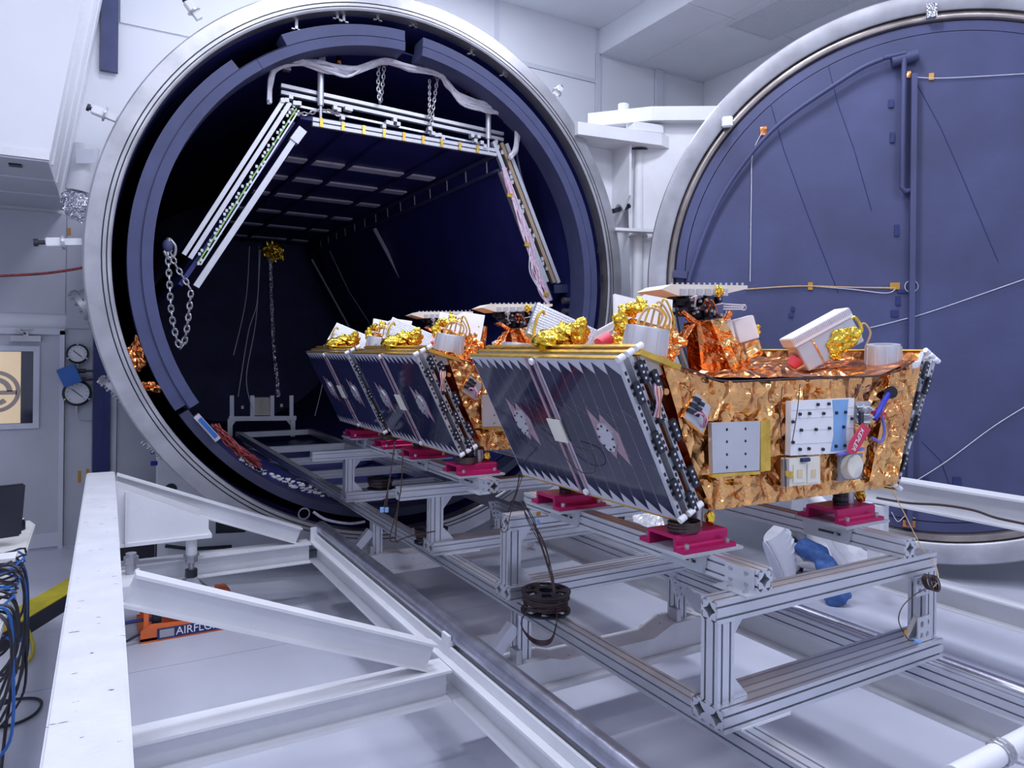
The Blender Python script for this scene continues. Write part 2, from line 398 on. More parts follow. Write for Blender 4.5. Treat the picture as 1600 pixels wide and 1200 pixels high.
for j, (y0, y1) in enumerate([(YB, 1.5), (1.5, 4.6), (4.6, 6.6), (6.6, YW)]):
    for x0, x1 in ((XDROP, 7.0), (7.0, RX)):
        MB().box((x0+0.004, y0+0.004, ZDROP-0.012), (x1-0.004, y1-0.004, ZDROP)).build('ceiling_panel', M_ceil, bh)
# return-air grille in the dropped ceiling
g0, g1 = 7.15, 7.95
vt = thing('air_grille', (7.5, 5.6, ZDROP-0.01), 'flat perforated return air grille set in the dropped ceiling', 'air vent')
y0, y1 = 4.2, 6.75
MB().box((g0, y0, ZDROP-0.02), (g1, y1, ZDROP-0.013)).build('perforated_plate', M_trim, vt)
mb = MB()
for a, b in (((g0-0.03, y0-0.03), (g1+0.03, y0)), ((g0-0.03, y1), (g1+0.03, y1+0.03)), ((g0-0.03, y0), (g0, y1)), ((g1, y0), (g1+0.03, y1))):
    mb.box((a[0], a[1], ZDROP-0.03), (b[0], b[1], ZDROP-0.013))
mb.build('grille_frame', M_trim, vt)
mb = MB()
for i in range(1, 26):
    x = g0+(g1-g0)*i/26; mb.box((x-0.003, y0, ZDROP-0.024), (x+0.003, y1, ZDROP-0.0205))
for i in range(1, 60):
    y = y0+(y1-y0)*i/60; mb.box((g0, y-0.003, ZDROP-0.025), (g1, y+0.003, ZDROP-0.0215))
mb.build('mesh_wire', M_ceil, vt, kind='stuff')
for i, (lx, ly) in enumerate(LIGHTS):
    t = thing('ceiling_light', (lx, ly, 6.64), 'flat rectangular ceiling light above the test hall', 'ceiling light', 'ceiling lights of the hall')
    MB().box((lx-0.62, ly-0.32, 6.625), (lx+0.62, ly+0.32, 6.648)).build('light_frame', M_white, t)
    MB().box((lx-0.59, ly-0.29, 6.615), (lx+0.59, ly+0.29, 6.6249)).build('diffuser', M_lamp, t)
# sloped white soffit, top left
YS = 6.25
sof = thing('soffit_box', (-0.8, 7.3, 3.33), 'large white boxed-in soffit leaning out at the upper left', 'soffit')
pf = [V(-3.0, YS, 3.34), V(-0.293, YS, 3.34), V(0.06, YS, 5.55), V(0.06, YS, 6.64), V(-3.0, YS, 6.64)]
MB().prism(pf, (0, YW-YS-0.01, 0)).build('box_body', M_wall, sof)
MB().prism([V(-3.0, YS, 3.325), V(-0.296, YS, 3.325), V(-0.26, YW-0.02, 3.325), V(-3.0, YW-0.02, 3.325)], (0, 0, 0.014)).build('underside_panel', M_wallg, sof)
for k, y in enumerate((6.9, 7.6)):
    MB().box((-3.0, y, 3.318), (-0.27, y+0.02, 3.325)).build('underside_seam', M_trim, sof)
for k in range(3):
    y = YS+0.25+0.7*k
    MB().bar((-0.285, y, 3.36), (0.05, y, 5.5), 0.03, 0.02, up=(1, 0, 0)).build('corner_moulding', M_white, sof)
MB().box((-0.55, 6.42, 3.312), (-0.47, 6.50, 3.325)).build('sensor', M_black, sof)
MB().box((-3.0, YS-0.012, 3.34), (-0.29, YS, 3.40)).build('bottom_lip', M_white, sof)
# blue steel column, seen above and below
bc = thing('blue_column', (0.08, YW-0.08, 0), 'dark blue painted steel column behind the chamber rim', 'column')
MB().box((0.002, YW-0.06, 0), (0.10, YW-0.001, 2.12)).build('column_web', M_bluecol, bc)
MB().box((0.10, YW-0.08, 0), (0.155, YW-0.001, 2.12)).build('column_flange', M_bluecol, bc)
MB().box((0.035, YW-0.05, 4.77), (0.19, YW-0.001, 6.64)).build('upper_column', M_shroud, bc)
# foil wrapped pipe stub between soffit and chamber
fp = thing('foil_wrapped_duct', (-0.12, 7.4, 3.2), 'white duct end with crumpled silver foil beside the soffit', 'duct')
c0 = AY(122, 318, 7.2); c1 = AY(135, 240, 7.2)
MB().tube([c0+V(0.0, 0, 0.1), c1+V(0, 0, 0.06)], 0.10, 16).build('duct_body', M_white, fp, smooth=True)
foil_blob(MB(), c0, (0.125, 0.10, 0.15), 0.05, 16).build('foil_wrap', M_silverfoil, fp)
MB().obox(AY(134, 244, 7.05), V(0.07, 0, 0.01), V(0, 0.004, 0), V(0.0, 0, 0.06)).build('grey_plate', M_trim, fp)
# --- door on the left with window, paper, closer
d1 = struct(MB().box((-1.2, YW-0.02, 0.02), (-0.285, YW+0.019, 2.10)).build('door_1', M_wallg))
mb = MB()
for a, b in (((-0.285, 0), (-0.245, 2.14)), ((-1.24, 0), (-1.2, 2.14)), ((-1.24, 2.10), (-0.245, 2.16))):
    mb.box((a[0], YW-0.05, a[1]), (b[0], YW-0.001, b[1]))
mb.build('door_frame', M_trim, d1)
MB().box((-0.95, YW-0.035, 1.24), (-0.50, YW-0.0201, 1.935)).build('window_glass', M_glassd, d1)
mb = MB()
for a, b in (((-1.0, 1.935), (-0.45, 1.985)), ((-1.0, 1.19), (-0.45, 1.24)), ((-0.50, 1.24), (-0.45, 1.935)), ((-1.0, 1.24), (-0.95, 1.935))):
    mb.box((a[0], YW-0.045, a[1]), (b[0], YW-0.0201, b[1]))
mb.build('window_frame', M_trim, d1)
cl = MB().box((-0.68, YW-0.09, 2.03), (-0.44, YW-0.0201, 2.085)).build('door_closer', M_steel, d1)
MB().bar((-0.56, YW-0.07, 2.10), (-0.64, YW-0.07, 2.15), 0.02, 0.015).bar((-0.64, YW-0.07, 2.15), (-0.50, YW-0.06, 2.15), 0.015, 0.012).box((-0.58, YW-0.08, 2.085), (-0.54, YW-0.05, 2.12)).build('closer_arm', M_steel, cl)
MB().box((-1.2, YW-0.03, 0.02), (-0.285, YW-0.0201, 0.16)).build('kick_plate', M_trim, d1)
pp = thing('logo_poster', (-0.78, YW-0.04, 1.24), 'amber sheet with a big grey letter e behind the door window', 'poster')
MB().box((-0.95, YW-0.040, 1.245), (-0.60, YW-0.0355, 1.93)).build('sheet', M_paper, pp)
ec = V(-0.80, YW-0.041, 1.55)
mb = MB(); mb.lathe(ec, (0, 1, 0), [(0.20, 0), (0.163, 0), (0.163, -0.002), (0.20, -0.002)], 48); mb.lathe(ec, (0, 1, 0), [(0.135, 0), (0.09, 0), (0.09, -0.002), (0.135, -0.002)], 48, 0.0, 2*math.pi*0.87)
mb.box((ec.x-0.10, ec.y-0.002, ec.z-0.03), (ec.x+0.17, ec.y, ec.z+0.01)); mb.build('letter_e', M_ink, pp)
def gauge(c, r, name, label):
    t = thing(name, c, label, 'gauge')
    MB().lathe(c, (0, 1, 0), [(r, 0.04), (r, -0.02), (r*0.86, -0.03), (r*0.80, -0.012), (0.001, -0.012), (0.001, 0.04)], 40).build('bezel', M_black, t, smooth=True)
    MB().lathe(c, (0, 1, 0), [(r*0.82, -0.012), (r*0.82, -0.016), (0.001, -0.016), (0.001, -0.012)], 36).build('dial', M_dial, t)
    mb = MB()
    for k in range(11):
        a = math.radians(-45+27*k); d = V(math.cos(a), 0, math.sin(a)); mb.bar(Vector(c)+d*r*0.6+V(0, -0.0175, 0), Vector(c)+d*r*0.72+V(0, -0.0175, 0), 0.004, 0.002, up=(0, 1, 0))
    mb.build('scale_marks', M_black, t)
    a = math.radians(-40); MB().bar(Vector(c)-V(math.cos(a), 0, math.sin(a))*r*0.5+V(0, -0.019, 0), Vector(c)+V(math.cos(a), 0, math.sin(a))*r*0.5+V(0, -0.019, 0), 0.007, 0.002, up=(0, 1, 0)).build('needle', M_black, t)
    mb = MB()
    for a in (90, 210, 330): mb.cyl(Vector(c)+V(math.cos(math.radians(a))*r*0.93, -0.02, math.sin(math.radians(a))*r*0.93), Vector(c)+V(math.cos(math.radians(a))*r*0.93, -0.034, math.sin(math.radians(a))*r*0.93), 0.008, 8)
    mb.build('bezel_screws', M_steel, t)
    MB().tube([Vector(c)+V(0, 0, -r), Vector(c)+V(0, 0, -r-0.07)], 0.014, 8).tube(bez([Vector(c)+V(0, 0, -r-0.07), Vector(c)+V(0.03, 0, -r-0.14), Vector(c)+V(0.13, 0.02, -r-0.16)]), 0.004, 6).build('stem', M_steel, t)
gauge(V(-0.135, YW-0.045, 1.915), 0.098, 'pressure_gauge', 'black rimmed pressure gauge right of the door, the smaller upper one')
gauge(V(-0.135, YW-0.045, 1.525), 0.128, 'pressure_gauge', 'black rimmed pressure gauge right of the door, the larger lower one')
vb = thing('valve_actuator', (-0.18, YW-0.1, 1.7), 'tilted blue valve actuator box between the two wall gauges', 'valve')
MB().obox((-0.20, YW-0.13, 1.70), V(0.075, 0, 0.03), V(0, 0.06, 0), V(-0.035, 0, 0.085)).build('actuator_box', M_blue, vb, bevel=0.006)
mb = MB()
for z in (1.745, 1.66): mb.tube([V(-0.14, YW-0.10, z), V(-0.06, YW-0.10, z)], 0.022, 10).tube([V(-0.06, YW-0.10, z), V(0.001, YW-0.10, z)], 0.011, 8)
mb.build('valve_pipes', M_blackm, vb)
for k, (px, py) in enumerate(((124, 745), (137, 742), (108, 362))):
    c = AY(px, py, YW-0.004)
    tag(MB().box((c.x-0.014, YW-0.004, c.z-0.06 if k < 2 else c.z-0.035), (c.x+0.014, YW-0.0005, c.z+0.06 if k < 2 else c.z+0.035)).build('tape_strip', M_kapton), ['brown tape strip on the wall beside the door, left of a pair', 'brown tape strip nearest the blue column, low on the wall', 'small orange brown tape square high on the shaded wall'][k], 'tape')
# ================================================================== CHAMBER
ch = thing('vacuum_chamber', (XC, YR, 0.16), 'huge round thermal vacuum chamber with open mouth and steel rim', 'vacuum chamber')
C0 = V(XC, 0, ZC)
fp_ = [(2.325, 6.30), (2.325, 6.165), (2.335, 6.157), (2.352, 6.157), (2.352, 6.17), (2.362, 6.17), (2.362, 6.157), (2.385, 6.157), (2.385, 6.17), (2.395, 6.17), (2.395, 6.157), (2.500, 6.157), (2.512, 6.169), (2.512, 6.33), (2.40, 6.33)]
MB().lathe(C0, (0, 1, 0), fp_, 160).build('flange_ring', M_steel, ch, smooth=True)
MB().lathe(C0, (0, 1, 0), [(2.353, 6.1705), (2.353, 6.164), (2.361, 6.164), (2.361, 6.1705)], 120).lathe(C0, (0, 1, 0), [(2.386, 6.1705), (2.386, 6.164), (2.394, 6.164), (2.394, 6.1705)], 120).build('o_ring', M_black, ch)
MB().lathe(C0, (0, 1, 0), [(2.322, 6.29), (2.322, 15.3), (0.01, 15.5), (0.01, 15.55), (2.40, 15.35), (2.40, 6.331)], 96).build('vessel_wall', M_navy, ch, smooth=True)
# outer white jacket
MB().lathe(C0, (0, 1, 0), [(2.402, 6.34), (2.402, 8.37), (2.425, 8.37), (2.425, 6.34)], 96).build('vessel_jacket', M_white, ch, smooth=True)
# inner shroud liner
MB().lathe(C0, (0, 1, 0), [(2.134, 6.47), (2.134, 15.0), (0.01, 15.1), (0.01, 15.12), (2.15, 15.02), (2.15, 6.47)], 96).build('shroud_liner', M_navy, ch, smooth=True)
def ang(u, v, y=6.21):
    p = AY(u, v, y); return math.atan2(p.z-ZC, p.x-XC)
a_topL, a_topR = ang(447, 68), ang(633, 60)
a_right0 = ang(661, 66); a_left1 = ang(364, 95)
def shroud(a0, a1, nm, r0=2.043, r1=2.19):
    n = max(8, int(abs(a1-a0)/0.045))
    o = MB().lathe(C0, (0, 1, 0), [(r0, 6.46), (r0, 6.205), (2.122, 6.200), (2.122, 6.215), (2.130, 6.215), (2.130, 6.205), (2.132, 6.205), (2.132, 6.46)], n, a0, a1).build(nm, M_shroud, ch, smooth=True)
    return o
def shroud_outer(a0, a1, r1=2.19):
    n = max(8, int(abs(a1-a0)/0.045))
    return MB().lathe(C0, (0, 1, 0), [(2.1325, 6.42), (2.1325, 6.212), (r1+0.03, 6.218), (r1+0.03, 6.42)], n, a0, a1).build('shroud_lip', M_shroud, ch, smooth=True)
shroud(a_topR+0.0, a_left1+0.0 if False else a_topL+0.14, 'shroud_ring')
shroud_outer(a_topR, a_topL, 2.20)
shroud(a_topL+0.142, math.radians(213.5), 'shroud_ring')
shroud_outer(a_left1, math.pi*1.18, 2.19); MB().lathe(C0, (0, 1, 0), [(2.138, 6.42), (2.138, 6.212), (2.215, 6.218), (2.215, 6.42)], 40, math.radians(213.6), math.radians(325)).build('lower_shroud', mat('dark_lower_shroud', (0.035, 0.038, 0.085), 0.5, var=0.15), ch, smooth=True)  # lower arc coloured darker than the other shroud pieces
shroud(math.radians(-34.5), a_right0, 'shroud_ring'); shroud_outer(math.radians(-34.5), a_right0, 2.19)
# seams, copper tabs and small posts in the rim gap
mb = MB()
for u, v in ((463, 38), (527, 22), (537, 26), (590, 24), (645, 34), (736, 78), (786, 112)):
    p = AY(u, v, 6.26); mb.box((p.x-0.012, 6.25, p.z-0.05), (p.x+0.012, 6.28, p.z+0.05)); mb.box((p.x-0.04, 6.25, p.z-0.05), (p.x+0.04, 6.28, p.z-0.04))
mb.build_each('shroud_hanger', M_steel, ch)
for k, (u, v) in enumerate(((529, 88), (599, 83), (678, 103), (732, 137), (466, 86))):
    p = AY(u, v, 6.62); MB().tube([p+V(0, 0, 0.08), p-V(0, 0, 0.1)], [0.012, 0.03], 8).build('copper_feedthrough', M_foild, ch)
for (u, v, r) in ((214, 555, (0.07, 0.05, 0.13)), (232, 604, (0.11, 0.05, 0.045))):
    foil_blob(MB(), AY(u, v, 6.30), r, 0.05, 18).build('copper_foil_patch', M_foild, ch)
# openings at the right edge of the shroud
for (u, v, w_, h_) in ((934, 391, 0.035, 0.07), (938, 436, 0.04, 0.075)):
    p = AY(u, v, 6.20); MB().box((p.x-w_/2, 6.175, p.z-h_/2), (p.x+w_/2, 6.199, p.z+h_/2)).build('lip_opening', M_black, ch)
# dark cooling hoses and stubs inside at the right
for v in (471, 488):
    p = AY(905, v, 6.6); MB().tube([p+V(-0.22, 0, 0), p+V(0.0, 0, 0.0), p+V(0.12, -0.05, 0)], 0.035, 12).build('coolant_stub', M_steel, ch, smooth=True)
p = AY(914, 452, 6.5); foil_blob(MB(), p, (0.05, 0.05, 0.24), 0.04, 18).build('gold_foil_strip', M_gold, ch)
MB().bar(AY(862, 452, 6.7), AY(909, 450, 6.7), 0.1, 0.09).build('side_bracket', M_shroud, ch)
# rim clamps around the flange
for k, (u, v, du, dv) in enumerate(((128, 378, -72, 1), (182, 186, -44, -18), (312, 30, -22, -30), (866, 150, 10, -14), (958, 330, 24, -8), (648, -6, 4, -22))):
    p = AY(u, v, 6.26); q = AY(u+du, v+dv, 6.26); d = (q-p); L = d.length; d.normalize(); sd = V(0, 1, 0).cross(d)
    t = MB().bar(p, p+d*L*0.5, 0.05, 0.05, up=(0, 1, 0)).build('rim_clamp', M_white if k < 4 else M_blackm, ch)
    MB().cyl(p+d*L*0.38-sd*0.0, p+d*L*0.45, 0.055, 16).build('clamp_washer', M_steel, t)
    MB().cyl(p+d*L*0.42, p+d*L*0.95, 0.016, 10).cyl(p+d*L*0.95, p+d*L*1.05, 0.028, 10).build('clamp_screw', M_blackm, t)
    MB().obox(p+d*L*0.62, d*0.05, sd*0.032, V(0, 0.03, 0)).build('clamp_jaw', M_white if k < 4 else M_blackm, t, bevel=0.006)
# flanged ports on the vessel outside, left
for k, (u, v, du, dv, r) in enumerate(((142, 478, -12, 6, 0.17), (190, 605, -16, 14, 0.17), (250, 692, -12, 12, 0.12))):
    p = AY(u, v, 6.75); d = (AY(u+du, v+dv, 6.75)-p).normalized()
    port = MB().lathe(p, d, [(0.001, -0.1), (r*0.85, -0.1), (r*0.85, 0.03), (r, 0.03), (r, 0.07), (0.001, 0.07)], 24).build('port_flange', M_steel, ch, smooth=True)
    e1 = d.orthogonal().normalized(); e2 = d.cross(e1); mb = MB()
    for j in range(14):
        a = 2*math.pi*j/14; q = p+(e1*math.cos(a)+e2*math.sin(a))*r*0.9; mb.cyl(q+d*0.02, q+d*0.095, 0.011, 6)
    mb.build('port_bolts', M_steel, port, kind='stuff')
# red-black tie rope from the left to the rim
tag(MB().tube(bez([AY(-25, 432, 6.4), AY(60, 428, 6.4), AY(108, 422, 6.35), AY(130, 418, 6.3)]), 0.010, 8).build('tie_rope', mat('red_black_rope', (0.30, 0.03, 0.03), 0.7, var=0.6, scale=60, col2=(0.02, 0.01, 0.015))), 'thin red and black rope tied to the left of the chamber rim', 'rope')
# vertical door support tower and hinge
hg = thing('door_hinge', (5.2, 6.2, 0), 'white welded hinge bracket and vertical pivot bar between chamber and door', 'hinge')
HX, HY = 5.19, 6.2
p0 = AY(997, 236, HY)
MB().cyl((HX, HY, 0.4), (HX, HY, p0.z), 0.058, 24).build('pivot_bar', M_white, hg, smooth=True)
zc_ = AY(998, 367, HY).z
MB().prism([V(4.86, 6.22, zc_), V(5.5, 6.0, zc_), V(5.42, 5.9, zc_), V(4.80, 6.10, zc_)], (0, 0, 0.03)).build('middle_lug', M_white, hg)
MB().cyl((HX, HY, zc_-0.02), (HX, HY, zc_-0.001), 0.11, 20).build('lug_washer', M_white, hg)
zt = p0.z+0.02
MB().prism([V(4.30, 6.10, zt), V(5.30, 5.95, zt), V(5.62, 6.05, zt), V(5.62, 6.25, zt), V(5.2, 6.45, zt), V(4.3, 6.6, zt)], (0, 0, 0.13)).build('hinge_top_plate', M_white, hg)
MB().prism([V(4.55, 6.4, zt), V(5.60, 6.4, zt), V(5.05, 6.4, zt-1.35), V(4.9, 6.4, zt-1.55)], (0, 0.03, 0)).build('hinge_web', M_white, hg)
MB().prism([V(4.98, 6.10, zt), V(4.98, 6.10, zt-0.55), V(4.98, 6.42, zt-0.95), V(4.98, 6.42, zt)], (0.03, 0, 0)).build('hinge_rib', M_white, hg)
MB().cyl((HX, HY, zt-0.012), (HX, HY, zt-0.001), 0.10, 20).build('bar_socket', M_black, hg)
MB().prism([V(5.0, 6.05, zt+0.14), V(5.35, 5.98, zt+0.14), V(5.5, 6.12, zt+0.14), V(5.1, 6.32, zt+0.14)], (0, 0, 0.10)).build('hinge_cap', M_white, hg, bevel=0.01)
# swing arm from the hinge to the door back
za = zt+0.27
MB().prism([V(4.75, 6.55, za), V(5.2, 6.0, za), V(6.9, 4.9, za), V(7.5, 5.0, za), V(6.9, 5.6, za), V(5.2, 6.7, za)], (0, 0, 0.15)).build('swing_arm', M_white, hg)
MB().prism([V(5.05, 6.25, za), V(6.7, 5.2, za), V(6.4, 5.4, 0.9), V(5.25, 6.28, 0.9)], (0.05, 0.06, 0)).build('swing_plate', M_white, hg)
MB().cyl((5.05, 6.3, za+0.15), (5.05, 6.3, za+0.23), 0.06, 16).build('arm_bolt', M_white, hg)
# ================================================================== CHAMBER DOOR
DC, DTH = V(6.372, 3.591, 2.678), -0.84742
dr = thing('chamber_door', DC, 'swung open round chamber door with slate blue inner panel and steel rim', 'chamber door', rz=DTH)
DR = Matrix.Rotation(DTH, 4, 'Z'); DN = DR @ V(0, 1, 0)
def AD(u, v, off=0.0):
    q = ray(u, v); c = DC+DN*off; t = (c-EYE).dot(DN)/q.dot(DN); return EYE+q*t
def dl(u, v, off=0.0): return DR.inverted() @ (AD(u, v, off)-DC)
def dmb(mb):
    T = Matrix.Translation(DC) @ DR
    mb.v = [T @ p for p in mb.v]; return mb
Z0 = V(0, 0, 0)
dmb(MB().lathe(Z0, (0, 1, 0), [(2.33, 0.30), (2.33, 0.012), (2.345, 0.0), (2.50, 0.0), (2.512, 0.012), (2.512, 0.20), (2.45, 0.30)], 160)).build('flange_ring', M_steel, dr, smooth=True)
dmb(MB().lathe(Z0, (0, 1, 0), [(2.33, 0.30), (2.33, 0.05), (2.315, 0.03), (2.29, 0.022), (2.265, 0.03), (2.25, 0.06), (2.25, 0.30)], 140)).build('seal_land', mat('heat_tinted_steel', (0.34, 0.30, 0.28), 0.3, 0.85, var=0.35, scale=3), dr, smooth=True)
dmb(MB().lathe(Z0, (0, 1, 0), [(2.245, 0.30), (2.245, 0.055), (2.16, 0.05), (2.16, 0.30)], 140)).build('shroud_hoop', M_door, dr, smooth=True)
dmb(MB().lathe(Z0, (0, 1, 0), [(2.152, 0.20), (2.152, 0.045), (0.001, 0.045), (0.001, 0.20)], 140)).build('inner_panel', M_door, dr, smooth=True)
dmb(MB().lathe(Z0, (0, 1, 0), [(2.45, 0.30), (2.3, 0.5), (1.6, 0.85), (0.01, 0.95), (0.01, 0.31), (2.3, 0.30)], 64)).build('dished_back', M_white, dr, smooth=True)
a, b = dl(1427, 118, 0.03), dl(1421, 750, 0.03)
dmb(MB().box((a.x-0.022, -0.03, b.z-0.4), (a.x+0.022, 0.0445, a.z))).build('vertical_rib', M_door, dr)
path = [dl(1384, 92, -0.03), dl(1412, 88, -0.03)]
dmb(MB().tube([dl(1413, 90, -0.03), dl(1411, 190, -0.03), dl(1409, 293, -0.03), dl(1414, 299, -0.02), dl(1421, 298, 0.0)], 0.022, 12)).build('header_pipe', M_door, dr, smooth=True)
dmb(MB().tube([dl(1380, 91, -0.03), dl(1415, 83, -0.03)], 0.022, 12)).build('header_elbow', M_door, dr, smooth=True)
dmb(MB().tube([dl(1393, 97, 0.0), dl(1434, 86, 0.0)], 0.050, 16)).build('header_can', M_door, dr, smooth=True)
arc = [dl(u, v, -0.02) for u, v in ((1380, 92), (1345, 107), (1290, 142), (1240, 176), (1200, 210), (1160, 258), (1125, 312), (1098, 372), (1080, 425), (1076, 440))]
dmb(MB().tube(bez(arc, 6), 0.020, 12)).build('coolant_loop', M_door, dr, smooth=True)
for k, pts in enumerate((((1294, 103), (1310, 165), (1335, 235), (1362, 330)), ((1205, 165), (1225, 235), (1262, 335), (1310, 458)), ((1433, 132), (1470, 200), (1505, 280), (1560, 410)), ((1440, 690), (1470, 720), (1485, 762)))):
    dmb(MB().tube([dl(u, v, 0.044) for u, v in pts], 0.0035, 6)).build('panel_seam', M_bluecol, dr)
for k, pts in enumerate((((1174, 300), (1172, 440), (1176, 240), (1192, 205)), ((1425, 120), (1455, 122), (1500, 121), (1604, 115)), ((1430, 752), (1480, 720), (1550, 668), (1604, 634)), ((1165, 452), (1250, 447), (1330, 449), (1400, 450)), ((1266, 447), (1330, 452), (1385, 458), (1400, 450)), ((1360, 512), (1400, 502), (1460, 485), (1604, 435)), ((1393, 800), (1403, 815), (1415, 806), (1430, 810)))):
    pp_ = [dl(u, v, 0.03) for u, v in (sorted(pts, key=lambda q: q[1]) if k == 0 else pts)]
    dmb(MB().tube(bez(pp_, 5), 0.0038 if k != 3 else 0.006, 6)).build('sensor_wire', M_wirew if k != 3 else M_wiretan, dr)
for (u, v, w_, h_, mm) in ((1455, 120, .02, .03, M_kapton), (1266, 447, .02, .035, M_kapton), (1398, 447, .04, .03, M_kapton), (1420, 818, .05, .03, M_foild), (1193, 205, .03, .04, M_foild), (1417, 117, .03, .03, M_foild), (1239, 483, .016, .02, M_bluecol), (1236, 493, .02, .016, M_bluecol), (1392, 162, .02, .035, M_bluecol), (1394, 215, .018, .045, M_bluecol), (1401, 360, .018, .05, M_bluecol), (1403, 470, .018, .04, M_bluecol), (1410, 455, .04, .015, M_bluecol), (1398, 490, .03, .03, M_bluecol), (1447, 750, .015, .02, M_bluecol), (1495, 752, .03, .035, M_bluecol)):
    q = dl(u, v, 0.04); dmb(MB().box((q.x-w_, 0.030, q.z-h_), (q.x+w_, 0.0445, q.z+h_))).build('sensor_patch', mm, dr)
q = dl(1425, 447, 0.0); dmb(MB().lathe(V(q.x, 0.02, q.z), (0, 1, 0), [(0.055, 0), (0.05, 0), (0.05, 0.01), (0.055, 0.01)], 24)).build('wire_loop', M_wirew, dr)
q = dl(1140, 192, 0.0); dmb(MB().box((q.x-.07, -0.06, q.z-0.05), (q.x+.03, -0.001, q.z+0.05))).build('rim_block', M_white, dr, bevel=0.01)
q = dl(1455, 18, 0.0); dmb(MB().box((q.x-.04, -0.03, q.z-0.06), (q.x+.04, 0.02, q.z+0.06))).build('rim_block', M_silverfoil, dr)
MB().bar(AD(1052, 428, 0.02), AD(1074, 430, 0.02), 0.06, 0.07).build('pipe_bracket', M_door, dr)
